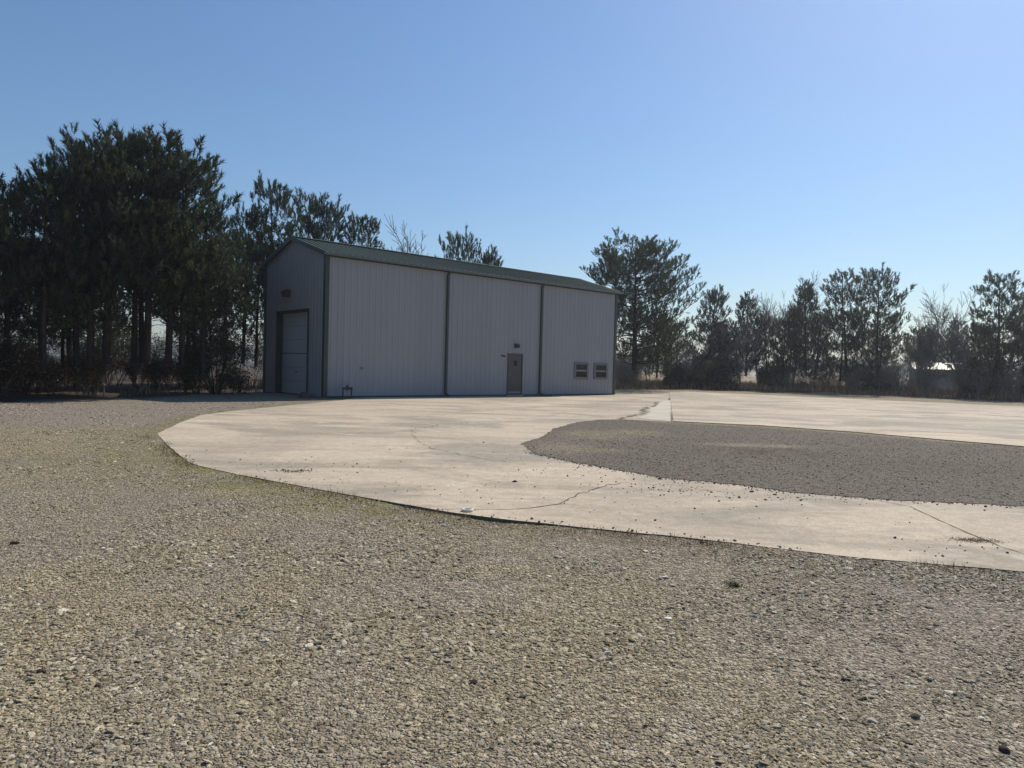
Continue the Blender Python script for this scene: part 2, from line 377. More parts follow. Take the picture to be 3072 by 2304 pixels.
GZZ = GZZ+np.clip((dT-0.3)/3, 0, 1)*0.10*(1-far)+np.clip((dT)/1.5, 0, 1)*0.12*(fbm(GX, GY, 0.9)-0.4)*(1-far)
# a wheel-worn apron up to the building
dSl = seg_dist(GX, GY, LOWER+LEFT_UP)
GZZ = GZZ+0.036*np.exp(-(dSl/0.6)**2)*np.clip(fbm(GX+5, GY, 0.7)*2.4-0.6, 0, 1)
GZZ = np.where(dSl < 0.9, np.minimum(GZZ, -0.007), GZZ); _in = inside(GX, GY, SLAB_A) & (dSl > 0.45); GZZ = np.where(_in, np.minimum(GZZ, -0.03), GZZ)
nearb = np.clip(1-seg_dist(GX, GY, [bpt(-3, 3.1), bpt(-0.4, 3.1)])/2.5, 0, 1); GZZ = GZZ+nearb*0.06
ny, nx = GX.shape
idx = np.arange(nx*ny).reshape(ny, nx)
gf = np.stack([idx[:-1, :-1], idx[:-1, 1:], idx[1:, 1:], idx[1:, :-1]], -1).reshape(-1, 4)
me = np_mesh('ground', np.stack([GX, GY, GZZ], -1).reshape(-1, 3), gf, {'zone': z1.reshape(-1, 3), 'zone2': z2.reshape(-1, 3)}, True)
ground = tag(link('ground', me, m_ground), kind='structure')

slab_a = tag(sheet('concrete_slab', refine(SLAB_A, 0.22, 0.012, 2), 0.0, 0.13, m_conc), kind='structure')
slab_r = tag(sheet('concrete_slab', refine(SLAB_R, 0.5, 0.01, 3), 0.022, 0.15, m_conc), kind='structure')
strip = tag(sheet('concrete_slab', refine(STRIP, 0.5, 0.04, 4), 0.006, 0.12, m_conc), kind='structure')
# island of gravel that lies in the loop of the drive
iX, iY = np.meshgrid(np.arange(-0.2, 22.6, 0.16), np.arange(7.9, 22.2, 0.16))
ny_i, nx_i = iX.shape; jit = np.random.RandomState(4)
fi = np.arange(nx_i*ny_i).reshape(ny_i, nx_i)
cX = (iX[:-1, :-1]+iX[1:, 1:])/2; cY = (iY[:-1, :-1]+iY[1:, 1:])/2
bm = bmesh.new(); ip = refine(ISLAND, 0.12, 0.045, 5)
vs = [bm.verts.new((x, y, 0.006)) for x, y in ip]; f = bm.faces.new(vs); f.normal_update()
if f.normal.z < 0: f.normal_flip()
for ax_, arr in ((0, np.arange(0.2, 12, 0.2)), (1, np.arange(8.3, 22, 0.2))):
    for c_ in arr:
        co_ = (c_, 0, 0) if ax_ == 0 else (0, c_, 0); no_ = (1, 0, 0) if ax_ == 0 else (0, 1, 0)
        bmesh.ops.bisect_plane(bm, geom=bm.verts[:]+bm.edges[:]+bm.faces[:], plane_co=co_, plane_no=no_)
bmesh.ops.triangulate(bm, faces=bm.faces[:], ngon_method='EAR_CLIP')
me = bpy.data.meshes.new('gravel_island'); bm.to_mesh(me); bm.free()
n = len(me.vertices); co = np.zeros(n*3, np.float32); me.vertices.foreach_get('co', co); co = co.reshape(-1, 3)
isl_base = tag(link('gravel_island', me, m_ground), kind='structure')
def isl_zone(x, y):
    dE = seg_dist(x, y, ISLAND, True); g_ = lambda cx_, cy_, sx_, sy_: np.exp(-((x-cx_)/sx_)**2-((y-cy_)/sy_)**2)
    moss = np.maximum.reduce([g_(1.5, 13.3, 0.55, 0.22), g_(1.9, 16.4, 0.7, 0.9)*0.8, g_(3.0, 17.2, 0.7, 0.7)*0.6, np.exp(-(dE/0.45)**2)*(y > 16.5)*(x > 4)])
    pale = np.maximum(g_(5.1, 14.95, 0.85, 0.26)*1.3, g_(0.9, 13.6, 0.6, 1.2)*0.5)
    brown = np.maximum(g_(5.0, 13.7, 1.2, 0.8)*0.9, g_(7.5, 12.0, 1.8, 1.0)*0.5*1.0)
    return moss, pale, brown
mo_, pa_, br_ = isl_zone(co[:, 0].astype(float), co[:, 1].astype(float))
for k, val in (('zone', np.stack([1-pa_, mo_*1.2, pa_*3.0], -1)), ('zone2', np.stack([br_, 0*br_, np.clip(0.5-pa_-mo_, 0, 1)], -1))):
    at = me.attributes.new(k, 'FLOAT_VECTOR', 'POINT'); at.data.foreach_set('vector', val.astype(np.float32).ravel())

def ribbon(name, pts, width, z, mat, parent, jag=0.03, seed=0, step=0.12):
    rs = np.random.RandomState(seed); P = refine(pts, step, jag, seed, closed=False)+[pts[-1]]
    v = []; f = []
    for i, (x, y) in enumerate(P):
        a = P[max(i-1, 0)]; b = P[min(i+1, len(P)-1)]; L = math.hypot(b[0]-a[0], b[1]-a[1])+1e-9
        nx_, ny_ = -(b[1]-a[1])/L, (b[0]-a[0])/L; ww = width*rs.uniform(0.35, 1.2)/2*min(1, 0.3+min(i, len(P)-1-i)/4)
        v += [(x+nx_*ww, y+ny_*ww, z), (x-nx_*ww, y-ny_*ww, z)]
        if i: f.append((2*i-2, 2*i-1, 2*i+1, 2*i))
    me = bpy.data.meshes.new(name); me.from_pydata(v, [], f); me.update()
    return link(name, me, mat, parent)
ribbon('crack', [(-0.75, 7.48), (0.12, 7.62), (0.57, 7.95), (0.81, 8.55), (1.28, 9.35), (1.62, 9.6)], 0.022, 0.004, m_crack, slab_a, 0.04, 1)
ribbon('crack', [(4.42, 8.89), (4.71, 8.35), (4.56, 7.29), (4.48, 6.46), (4.6, 5.6)], 0.016, 0.004, m_crack, slab_a, 0.012, 2)
ribbon('crack', [(-2.29, 16.45), (-1.88, 14.3), (-1.35, 12.75), (-0.55, 11.81), (0.25, 11.1)], 0.014, 0.004, m_crack, slab_a, 0.07, 3)
ribbon('crack', [(-2.29, 16.45), (-1.76, 18.26), (-0.31, 19.98), (1.1, 22.11), (2.0, 25)], 0.02, 0.004, m_crack, slab_a, 0.09, 4)
ribbon('crack', [(3.3, 21.7), (3.7, 22.9), (4.6, 25.0), (5.32, 28.42), (6.5, 31.5), (6.76, 33.65), (8.0, 35.2)], 0.13, 0.004, m_crack, slab_a, 0.16, 5)
ribbon('crack', [(8.0, 35.2), (8.4, 38.0), (9.6, 42.6)], 0.10, 0.004, m_crack, slab_a, 0.1, 6)
ribbon('crack', [(4.79, 21.3), (11.02, 48.5)], 0.06, 0.004, m_crack, slab_a, 0.02, 7)
PATCH = [(3.95, 22.4), (4.75, 21.4), (8.3, 36.9), (7.5, 35.5), (6.9, 33.4), (6.2, 30.5), (5.5, 28.3), (4.9, 25.2)]
t_ = NT('patch_concrete'); m_patch = t_.fin(t_.ramp(t_.noise(t_.pos(), 1.2, 5), [(0.3, (0.42, 0.38, 0.30)), (0.7, (0.53, 0.48, 0.39))]), 0.85)
o = sheet('concrete_patch', refine(PATCH, 0.3, 0.05, 6), 0.008, 0.0, m_patch, slab_a)
ribbon('crack', [(11.16, 50.45), (27.53, 38.43), (52, 16.02)], 0.10, 0.012, m_crack, strip, 0.03, 8, 0.4)

# ------------------------------------------------------------------ instanced loose stones
def stone_cloud(name, pts, size, tint, mat, seed=0, flat=0.36):
    n = len(pts); rs = np.random.RandomState(seed)
    me = bpy.data.meshes.new(name); me.vertices.add(n); me.vertices.foreach_set('co', pts.astype(np.float32).ravel())
    rot = np.stack([rs.normal(0, 0.22, n), rs.normal(0, 0.22, n), rs.uniform(0, 6.28, n)], -1)
    scl = size[:, None]*np.stack([rs.uniform(0.8, 1.35, n), rs.uniform(0.6, 1.0, n), rs.uniform(flat*0.6, flat*1.3, n)], -1)
    for k, a in (('rot', rot), ('scl', scl)):
        at = me.attributes.new(k, 'FLOAT_VECTOR', 'POINT'); at.data.foreach_set('vector', a.astype(np.float32).ravel())
    at = me.attributes.new('tint', 'FLOAT', 'POINT'); at.data.foreach_set('value', tint.astype(np.float32))
    at = me.attributes.new('pick', 'INT', 'POINT'); at.data.foreach_set('value', rs.randint(0, 5, n).astype(np.int32))
    o = link(name, me, mat)
    g = bpy.data.node_groups.new(name+'_nodes', 'GeometryNodeTree')
    g.interface.new_socket('Geometry', in_out='INPUT', socket_type='NodeSocketGeometry'); g.interface.new_socket('Geometry', in_out='OUTPUT', socket_type='NodeSocketGeometry')
    N = g.nodes; L = g.links; gi = N.new('NodeGroupInput'); go = N.new('NodeGroupOutput')
    join = N.new('GeometryNodeJoinGeometry')
    for k in range(5):
        ico = N.new('GeometryNodeMeshIcoSphere'); ico.inputs['Radius'].default_value = 1.0; ico.inputs['Subdivisions'].default_value = 2
        sp = N.new('GeometryNodeSetPosition'); no = N.new('ShaderNodeTexNoise'); no.inputs['Scale'].default_value = 0.9; no.inputs['Detail'].default_value = 2
        po = N.new('GeometryNodeInputPosition'); va = N.new('ShaderNodeVectorMath'); va.operation = 'ADD'; va.inputs[1].default_value = (k*7.3, k*3.1, k*1.7)
        L.new(po.outputs[0], va.inputs[0]); L.new(va.outputs[0], no.inputs['Vector'])
        vs_ = N.new('ShaderNodeVectorMath'); vs_.operation = 'SUBTRACT'; vs_.inputs[1].default_value = (0.5, 0.5, 0.5); L.new(no.outputs['Color'], vs_.inputs[0])
        vm = N.new('ShaderNodeVectorMath'); vm.operation = 'SCALE'; vm.inputs['Scale'].default_value = 1.9; L.new(vs_.outputs[0], vm.inputs[0])
        L.new(vm.outputs[0], sp.inputs['Offset']); L.new(ico.outputs[0], sp.inputs['Geometry'])
        sm = N.new('GeometryNodeSetMaterial'); sm.inputs['Material'].default_value = mat; L.new(sp.outputs[0], sm.inputs['Geometry'])
        ti = N.new('GeometryNodeGeometryToInstance'); L.new(sm.outputs[0], ti.inputs[0]); L.new(ti.outputs[0], join.inputs[0])
    iop = N.new('GeometryNodeInstanceOnPoints'); iop.inputs['Pick Instance'].default_value = True
    def na(nm, typ):
        a = N.new('GeometryNodeInputNamedAttribute'); a.data_type = typ; a.inputs['Name'].default_value = nm; return a.outputs[0]
    L.new(gi.outputs[0], iop.inputs['Points']); L.new(join.outputs[0], iop.inputs['Instance'])
    L.new(na('pick', 'INT'), iop.inputs['Instance Index']); L.new(na('rot', 'FLOAT_VECTOR'), iop.inputs['Rotation']); L.new(na('scl', 'FLOAT_VECTOR'), iop.inputs['Scale'])
    L.new(iop.outputs[0], go.inputs[0])
    md = o.modifiers.new('scatter', 'NODES'); md.node_group = g
    return o
def ground_z(x, y):
    ix = np.clip(np.searchsorted(gx, x)-1, 0, len(gx)-2); iy = np.clip(np.searchsorted(gy, y)-1, 0, len(gy)-2)
    fx = (x-gx[ix])/(gx[ix+1]-gx[ix]); fy = (y-gy[iy])/(gy[iy+1]-gy[iy])
    return (GZZ[iy, ix]*(1-fx)+GZZ[iy, ix+1]*fx)*(1-fy)+(GZZ[iy+1, ix]*(1-fx)+GZZ[iy+1, ix+1]*fx)*fy
def scatter(y0, y1, dens, spread, rs):
    area = spread*(y1*y1-y0*y0)+3*(y1-y0); n = int(area*dens)
    y = np.sqrt(rs.uniform(y0*y0, y1*y1, n)); x = rs.uniform(-1, 1, n)*(spread*y+1.5)
    return x, y
rs = np.random.RandomState(11)
X = []; Y = []; S = []
for y0, y1, dn, smin, sig in ((1.2, 3.6, 5200, 0.0037, 0.50), (3.6, 6.0, 3300, 0.0046, 0.49), (6.0, 9.0, 1400, 0.0056, 0.38), (9.0, 15.0, 380, 0.0078, 0.36), (15.0, 27.0, 60, 0.010, 0.3)):
    x, y = scatter(y0, y1, dn, 0.92, rs)
    s = smin*np.exp(np.abs(rs.normal(0, sig, len(x))))*(1+0.5*fbm(x, y, 0.8)*(rs.rand(len(x)) < 0.5))
    X.append(x); Y.append(y); S.append(s)
x = np.concatenate(X); y = np.concatenate(Y); s = np.concatenate(S)
clump = fbm(x+9, y, 1.3); cl_ = np.clip((clump-0.36)/0.3, 0, 1); keep = rs.rand(len(x)) < 0.28+0.9*cl_; s = np.minimum(s*(0.74+0.38*cl_), 0.0155+0.0012*y)
keep &= ~(inside(x, y, SLAB_A) | inside(x, y, SLAB_R)); keep &= ~inside(x, y, TREES+[(1500, 30), (1500, 1800), (-1500, 1800), (-1500, 6)])
x, y, s = x[keep], y[keep], s[keep]
isl = inside(x, y, ISLAND)
z1s, z2s, _ = zones(x, y)
mossk = rs.rand(len(x)) > z1s[:, 1]*1.0; x, y, s, z1s = x[mossk], y[mossk], s[mossk], z1s[mossk]
isl = inside(x, y, ISLAND)
z = ground_z(x, y)+s*0.12
tint = np.clip(rs.normal(0.42, 0.25, len(x)), 0, 0.97)+0
tint[rs.rand(len(x)) < 0.0012] = 1.0
m_st_tan = mat_stone('tan_stone', [(0.0, (0.177, 0.140, 0.077)), (0.4, (0.424, 0.350, 0.212)), (0.75, (0.600, 0.509, 0.331)), (0.97, (0.753, 0.657, 0.466)), (1.0, (0.918, 0.858, 0.738))])
m_st_grey = mat_stone('grey_stone', [(0.0, (0.145, 0.121, 0.084)), (0.4, (0.376, 0.322, 0.232)), (0.75, (0.564, 0.493, 0.368)), (0.97, (0.752, 0.671, 0.522)), (1.0, (1.003, 0.959, 0.878))])
gsel = (rs.rand(len(x)) < 0.15+0.75*z1s[:, 0]) & ~isl
tsel = ~gsel & ~isl
P = np.stack([x, y, z], -1)
s = np.where(gsel, s*1.25, s)
tag(stone_cloud('gravel', P[tsel], s[tsel], tint[tsel], m_st_tan, 1), 'tan crushed stone strewn over the yard in the foreground', 'gravel', kind='stuff')
tag(stone_cloud('gravel', P[gsel], s[gsel], tint[gsel], m_st_grey, 2), 'coarser grey crushed stone mixed into the yard', 'gravel', kind='stuff')
n = 60000; xi = rs.uniform(0, 20, n); yi = rs.uniform(8, 22, n)
k = inside(xi, yi, ISLAND) & (rs.rand(n) < np.clip(1.5-(yi-8)/9, 0.3, 1)); xi, yi = xi[k], yi[k]; mo_, pa_, br_ = isl_zone(xi, yi); k = rs.rand(len(xi)) > np.clip(mo_+br_*0.5+pa_, 0, 1)*0.9; xi, yi = xi[k], yi[k]
si = 0.0058*np.exp(np.abs(rs.normal(0, 0.42, len(xi)))); ti = np.clip(rs.normal(0.38, 0.2, len(xi)), 0, 0.97); ti[rs.rand(len(xi)) < 0.0012] = 1.0
m_st_isl = mat_stone('island_stone', [(0.0, (0.07, 0.06, 0.048)), (0.4, (0.165, 0.145, 0.115)), (0.75, (0.26, 0.232, 0.19)), (0.97, (0.42, 0.385, 0.32)), (1.0, (0.62, 0.60, 0.55))])
tag(stone_cloud('gravel', np.stack([xi, yi, 0.006+si*0.2], -1), si, ti, m_st_isl, 3), 'dark grey gravel filling the island between the concrete drives', 'gravel', kind='stuff')
# crumbs of stone kicked on to the slab
cx = []; cy = []
def clus(x0, y0, sx, sy, n):
    cx.append(rs.normal(x0, sx, n)); cy.append(rs.normal(y0, sy, n))
clus(-3.0, 9.8, 0.14, 0.08, 150); clus(-3.1, 10.1, 0.8, 0.6, 50); clus(0.9, 10.6, 0.7, 0.6, 60); clus(2.2, 9.2, 0.6, 0.35, 130); clus(1.6, 9.8, 0.9, 0.6, 60)
clus(4.0, 6.3, 0.35, 0.25, 30); clus(3.2, 7.5, 1.4, 0.8, 40); clus(-1.5, 8.8, 1.3, 0.5, 50); clus(0.5, 9.0, 2.0, 1.2, 60); clus(-2.0, 13.0, 3.0, 2.5, 70); clus(3.4, 8.7, 0.7, 0.15, 80)
ex = np.concatenate([np.linspace(a[0], b[0], 90) for a, b in zip(ISLAND[-10:-1], ISLAND[-9:])]); ey = np.concatenate([np.linspace(a[1], b[1], 90) for a, b in zip(ISLAND[-10:-1], ISLAND[-9:])])
cx.append(ex+rs.normal(0, 0.06, len(ex))); cy.append(ey-np.abs(rs.normal(0, 0.10, len(ey))))
ex = np.concatenate([np.linspace(a[0], b[0], int(math.hypot(b[0]-a[0], b[1]-a[1])*60)+2) for a, b in zip(LOWER[:-3], LOWER[1:-2])]); ey = np.concatenate([np.linspace(a[1], b[1], int(math.hypot(b[0]-a[0], b[1]-a[1])*60)+2) for a, b in zip(LOWER[:-3], LOWER[1:-2])])
k = (fbm(ex, ey, 0.9) > 0.5) & (rs.rand(len(ex)) < 0.45); ex, ey = ex[k], ey[k]; cx.append(ex+np.abs(rs.normal(0, 0.04, len(ex)))); cy.append(ey+np.abs(rs.normal(0, 0.06, len(ey))))
cx = np.concatenate(cx); cy = np.concatenate(cy); k = inside(cx, cy, SLAB_A) & ~inside(cx, cy, ISLAND) & (rs.rand(len(cx)) < 0.7); cx, cy = cx[k], cy[k]
cs = 0.0048*np.exp(np.abs(rs.normal(0, 0.5, len(cx))))
tag(stone_cloud('pebbles', np.stack([cx, cy, 0.002+cs*0.3], -1), cs, np.clip(rs.normal(0.34, 0.2, len(cx)), 0, 0.9), m_st_isl, 4, 0.7), 'scattered dark pebbles kicked up on to the concrete drive', 'pebbles', kind='stuff')

# ------------------------------------------------------------------ the metal building (local x along the long wall, y to the back)
B = empty('metal_building', (BC[0], BC[1], 0), BTH)
tag(B, 'tall narrow metal building with ribbed grey walls, green trim and low green gable roof', 'building')
def ribbed(L, top, openings, org, ax, out, rib=0.305, dep=0.018, z0=0.0):
    """vertical ribbed sheet; ax = unit along, out = outward normal"""
    ss = {0.0, L}; prof = []
    k = 0
    while k*rib < L+rib:
        c = k*rib
        for d, h in ((-0.055, 0), (-0.028, 1), (0.028, 1), (0.055, 0), (0.118, 0), (0.126, 0.22), (0.142, 0.22), (0.150, 0), (0.19, 0), (0.198, 0.22), (0.214, 0.22), (0.222, 0)):
            prof.append((c+d, h*dep))
        k += 1
    prof = [p for p in prof if 0 < p[0] < L]; xs = [p[0] for p in prof]; hs = [p[1] for p in prof]
    ss |= set(xs)
    for a, b, _, _ in openings: ss |= {a, b}
    if callable(top): ss.add(L/2)
    ss = sorted(ss); fn = lambda s: float(np.interp(s, xs, hs)); tp = top if callable(top) else (lambda s: top)
    v = []; f = []
    for a, b in zip(ss[:-1], ss[1:]):
        mid = (a+b)/2; ints = [(z0, None)]
        for oa, ob, oz0, oz1 in openings:
            if oa < mid < ob:
                ints = ([(z0, oz0)] if oz0 > z0+0.001 else [])+[(oz1, None)]
        for q0, q1 in ints:
            n = len(v)
            for s_, z_ in ((a, q0), (b, q0), (b, q1 if q1 is not None else tp(b)), (a, q1 if q1 is not None else tp(a))):
                h = fn(s_); v.append((org[0]+ax[0]*s_+out[0]*h, org[1]+ax[1]*s_+out[1]*h, z_))
            f.append((n, n+1, n+2, n+3))
    return v, f
def wall(name, v, f):
    me = bpy.data.meshes.new(name); me.from_pydata(v, [], f); me.update()
    bm = bmesh.new(); bm.from_mesh(me); bmesh.ops.remove_doubles(bm, verts=bm.verts[:], dist=0.0005); bm.to_mesh(me); bm.free()
    return link(name, me, m_wall, B)
gt = lambda s: BH+BR*(1-abs(s-BW/2)/(BW/2))
D0, D1 = 10.27, 11.32; W1 = (15.30, 16.42, 0.93, 1.85); W2 = (16.98, 18.10, 0.93, 1.85)
wall('front_wall', *ribbed(BL, BH, [(D0, D1, 0.06, 2.20), W1, W2], (0, 0), (1, 0), (0, -1)))
wall('rear_wall', *ribbed(BL, BH, [], (BL, BW), (-1, 0), (0, 1)))
wall('gable_wall', *ribbed(BW, gt, [(1.55, 4.70, 0.0, 3.74)], (0, 0), (0, 1), (-1, 0)))
wall('gable_wall', *ribbed(BW, gt, [], (BL, 0), (0, 1), (1, 0)))
MB().box(0.1, BL-0.1, 0.35, BW-0.1, -0.05, 0.04).build('floor', m_interior, B)
MB().box(-0.04, BL+0.04, -0.036, 0.0, -0.1, 0.075).build('base_trim', m_green, B)
# roof: two ribbed slopes
OV, OE = 0.16, 0.14
def slope(y0, y1, sgn):
    v = []; f = []; xs = []; k = 0
    x = -OV
    while x < BL+OV:
        for d, h in ((0, 0.035), (0.04, 0.035), (0.065, 0), (0.28, 0)):
            if x+d <= BL+OV: xs.append((x+d, h))
        x += 0.305
    xs.append((BL+OV, 0.035))
    ze, zr = BH-OE*BR/(BW/2)+0.05, BH+BR+0.05
    for X_, h in xs: v += [(X_, y0, ze+h), (X_, y1, zr+h)]
    for i in range(len(xs)-1): f.append((2*i, 2*i+2, 2*i+3, 2*i+1) if sgn > 0 else (2*i, 2*i+1, 2*i+3, 2*i+2))
    return v, f
m = MB(); m.add(*slope(-OE, BW/2, 1)); m.add(*slope(BW+OE, BW/2, -1))
ze = BH-OE*BR/(BW/2)+0.05; zr = BH+BR+0.05
m.add([(-OV, -OE, ze-0.006), (BL+OV, -OE, ze-0.006), (BL+OV, BW/2, zr-0.006), (-OV, BW/2, zr-0.006)], [(0, 3, 2, 1)])
m.add([(-OV, BW+OE, ze-0.006), (BL+OV, BW+OE, ze-0.006), (BL+OV, BW/2, zr-0.006), (-OV, BW/2, zr-0.006)], [(0, 1, 2, 3)])
roof = m.build('roof', m_roof, B)
m = MB()
for sx in (-1, 1):
    y_ = BW/2
    m.add([(-OV-0.01, y_, zr+0.075), (BL+OV+0.01, y_, zr+0.075), (BL+OV+0.01, y_+sx*0.17, zr+0.075-0.055), (-OV-0.01, y_+sx*0.17, zr+0.075-0.055)], [(0, 1, 2, 3)])
m.build('ridge_cap', m_roof, roof)
# rake trim along both gable edges
for x0, x1 in ((-OV-0.03, -OV+0.005), (BL+OV-0.005, BL+OV+0.03)):
    m = MB(); s_ = BR/(BW/2)
    for ya, yb in ((-OE-0.02, BW/2), (BW+OE+0.02, BW/2)):
        za = BH-(OE+0.02)*s_; zb = BH+BR
        m.add([(x0, ya, za-0.10), (x1, ya, za-0.10), (x1, ya, za+0.095), (x0, ya, za+0.095), (x0, yb, zb-0.10), (x1, yb, zb-0.10), (x1, yb, zb+0.095), (x0, yb, zb+0.095)],
              [(0, 1, 2, 3), (4, 7, 6, 5), (0, 4, 5, 1), (1, 5, 6, 2), (2, 6, 7, 3), (3, 7, 4, 0)])
    m.build('rake_trim', m_green, B)
for x0, x1 in ((-OV+0.01, -0.04), (BL+0.04, BL+OV-0.01)):       # soffit under the rake
    m = MB()
    for ya, yb in ((-OE, BW/2), (BW+OE, BW/2)):
        za = BH-OE*BR/(BW/2)-0.02; zb = BH+BR-0.02
        m.add([(x0, ya, za), (x1, ya, za), (x1, yb, zb), (x0, yb, zb)], [(0, 1, 2, 3)])
    m.build('soffit', m_green, B)
def gutter(y, sg):
    m = MB(); a = y; b = y+sg*0.13; y0, y1 = min(a, b), max(a, b); z0 = ze-0.12; z1 = ze-0.025
    m.box(-OV-0.02, BL+OV+0.02, y0, y1, z0, z0+0.012)
    yo = b; m.box(-OV-0.02, BL+OV+0.02, min(yo, yo+sg*0.012), max(yo, yo+sg*0.012), z0, z1)
    m.box(-OV-0.02, BL+OV+0.02, min(a, a-sg*0.012), max(a, a-sg*0.012), z0, z1+0.01)
    m.box(-OV-0.02, BL+OV+0.02, min(yo, yo+sg*0.03), max(yo, yo+sg*0.03), z1-0.03, z1)
    m.box(-OV-0.032, -OV-0.02, y0, y1, z0, z1); m.box(BL+OV+0.02, BL+OV+0.032, y0, y1, z0, z1)
    return m
gutter(-OE-0.015, -1).build('gutter', m_gutter, B)
gutter(BW+OE+0.015, 1).build('gutter', m_gutter, B)
MB().box(0.0, BL, -0.052, -0.002, BH-0.16, BH+0.01).build('eave_trim', m_green, B)
# corner trims
for x, y, sx, sy in ((0, 0, -1, -1), (BL, 0, 1, -1), (0, BW, -1, 1), (BL, BW, 1, 1)):
    m = MB(); a = 0.045
    m.box(*sorted((x+sx*a, x+sx*0.0)), *sorted((y+sy*a, y-sy*0.14)), -0.08, BH+0.02)
    m.box(*sorted((x-sx*0.0, x-sx*0.14)), *sorted((y+sy*a, y+sy*0.0)), -0.08, BH-0.02)
    m.build('corner_trim', m_green, B)
# downspouts with their kick-out elbows
def downspout(x, kick=True):
    m = MB(); y0, y1 = -0.135, -0.045; w_ = 0.055
    m.box(x-w_, x+w_, y0, y1, 0.16, BH-0.33)
    zt = ze-0.15
    m.add([(x-w_, y0, BH-0.33), (x+w_, y0, BH-0.33), (x+w_, y1, BH-0.33), (x-w_, y1, BH-0.33), (x-w_, y0-0.12, zt), (x+w_, y0-0.12, zt), (x+w_, y1-0.12, zt), (x-w_, y1-0.12, zt)],
          [(0, 1, 5, 4), (1, 2, 6, 5), (2, 3, 7, 6), (3, 0, 4, 7)])
    m.add([(x-w_, y0, 0.16), (x+w_, y0, 0.16), (x+w_, y1, 0.16), (x-w_, y1, 0.16), (x-w_, y0-0.17, 0.10), (x+w_, y0-0.17, 0.10), (x+w_, y1-0.17, 0.03), (x-w_, y1-0.17, 0.03)],
          [(0, 4, 5, 1), (1, 5, 6, 2), (2, 6, 7, 3), (3, 7, 4, 0), (4, 7, 6, 5)])
    for z in (1.2, 3.0, 4.8): m.box(x-w_-0.03, x+w_+0.03, y0-0.006, y0+0.02, z, z+0.03)
    return m.build('downspout', m_green, B)
downspout(6.30); downspout(12.56)
# overhead door in the gable
od = MB()
zs = [0.03, 0.62, 1.23, 1.86, 2.50, 3.12, 3.72]; xo = 0.26
for i in range(len(zs)-1):
    g_ = 0.006 if i != 3 else 0.03
    za, zb = zs[i]+g_, zs[i+1]-(0.03 if i == 2+0 and False else 0.006)
    od.box(xo, xo+0.05, 1.56, 4.68, za, zb)
    hh = zb-za
    for k in range(1, 4): od.box(xo-0.012, xo+0.001, 1.60, 4.64, za+hh*k/4-0.02, za+hh*k/4+0.02)
odo = od.build('overhead_door', m_door, B)
MB().box(xo+0.02, xo+0.06, 1.5, 4.74, 0.0, 3.8).build('door_backing', m_dark, odo)
m = MB(); m.box(-0.045, xo, 4.68, 4.76, -0.02, 3.74); m.box(-0.045, xo, 1.47, 1.555, -0.02, 3.74); m.box(-0.045, xo, 1.47, 4.76, 3.74, 3.82)
m.build('door_jamb', m_green, odo)
MB().box(xo-0.045, xo-0.012, 3.05, 3.20, 1.02, 1.06).build('handle', m_dark, odo)
# entry door
fr = MB(); y0 = -0.045
fr.box(D0-0.0, D0+0.055, y0, 0.08, 0.06, 2.20).box(D1-0.055, D1, y0, 0.08, 0.06, 2.20).box(D0+0.055, D1-0.055, y0, 0.08, 2.145, 2.20)
ed = MB().box(D0+0.06, D1-0.06, -0.012, 0.04, 0.10, 2.14).build('entry_door', m_doorg, B)
fr.build('door_frame', m_doorg, ed)
MB().box(D0+0.42, D0+0.66, -0.02, -0.012, 1.56, 1.84).build('door_window', m_glass, ed)
m = MB(); m.box(D0+0.39, D0+0.42, -0.026, -0.012, 1.53, 1.87).box(D0+0.66, D0+0.69, -0.026, -0.012, 1.53, 1.87).box(D0+0.42, D0+0.66, -0.026, -0.012, 1.53, 1.56).box(D0+0.42, D0+0.66, -0.026, -0.012, 1.84, 1.87)
m.build('window_trim', m_doorg, ed)
m = MB(); m.tube([(D0+0.16, -0.012, 1.10), (D0+0.16, -0.03, 1.10), (D0+0.16, -0.045, 1.10), (D0+0.16, -0.075, 1.10)], [0.038, 0.036, 0.015, 0.032], 12)
m.build('door_knob', m_steel, ed)
MB().tube([(D0+0.16, -0.012, 1.25), (D0+0.16, -0.035, 1.25)], 0.028, 12).build('deadbolt', m_steel, ed)
MB().box(D0+0.09, D1-0.09, -0.02, -0.012, 0.13, 0.23).build('kick_plate', m_steel, ed)
MB().box(D0-0.02, D1+0.02, -0.12, 0.08, 0.0, 0.06).build('threshold', m_conc, ed)
# two sash windows
for a, b, z0, z1 in (W1, W2):
    m = MB(); q = 0.11
    m.box(a-0.04, a+q, -0.06, 0.05, z0, z1).box(b-q, b+0.04, -0.06, 0.05, z0, z1).box(a+q, b-q, -0.06, 0.05, z1-q, z1+0.02).box(a+q, b-q, -0.06, 0.05, z0-0.02, z0+q)
    wn = m.build('window', m_frame, B)
    zm = (z0+z1)/2+0.01
    MB().box(a+q, b-q, -0.04, 0.02, zm-0.045, zm+0.03).build('meeting_rail', m_steel, wn)
    MB().box(a+q, b-q, -0.015, -0.005, zm+0.03, z1-q).build('upper_pane', m_glass, wn)
    MB().box(a+q, b-q, 0.0, 0.01, z0+q, zm-0.045).build('lower_pane', m_glass, wn)
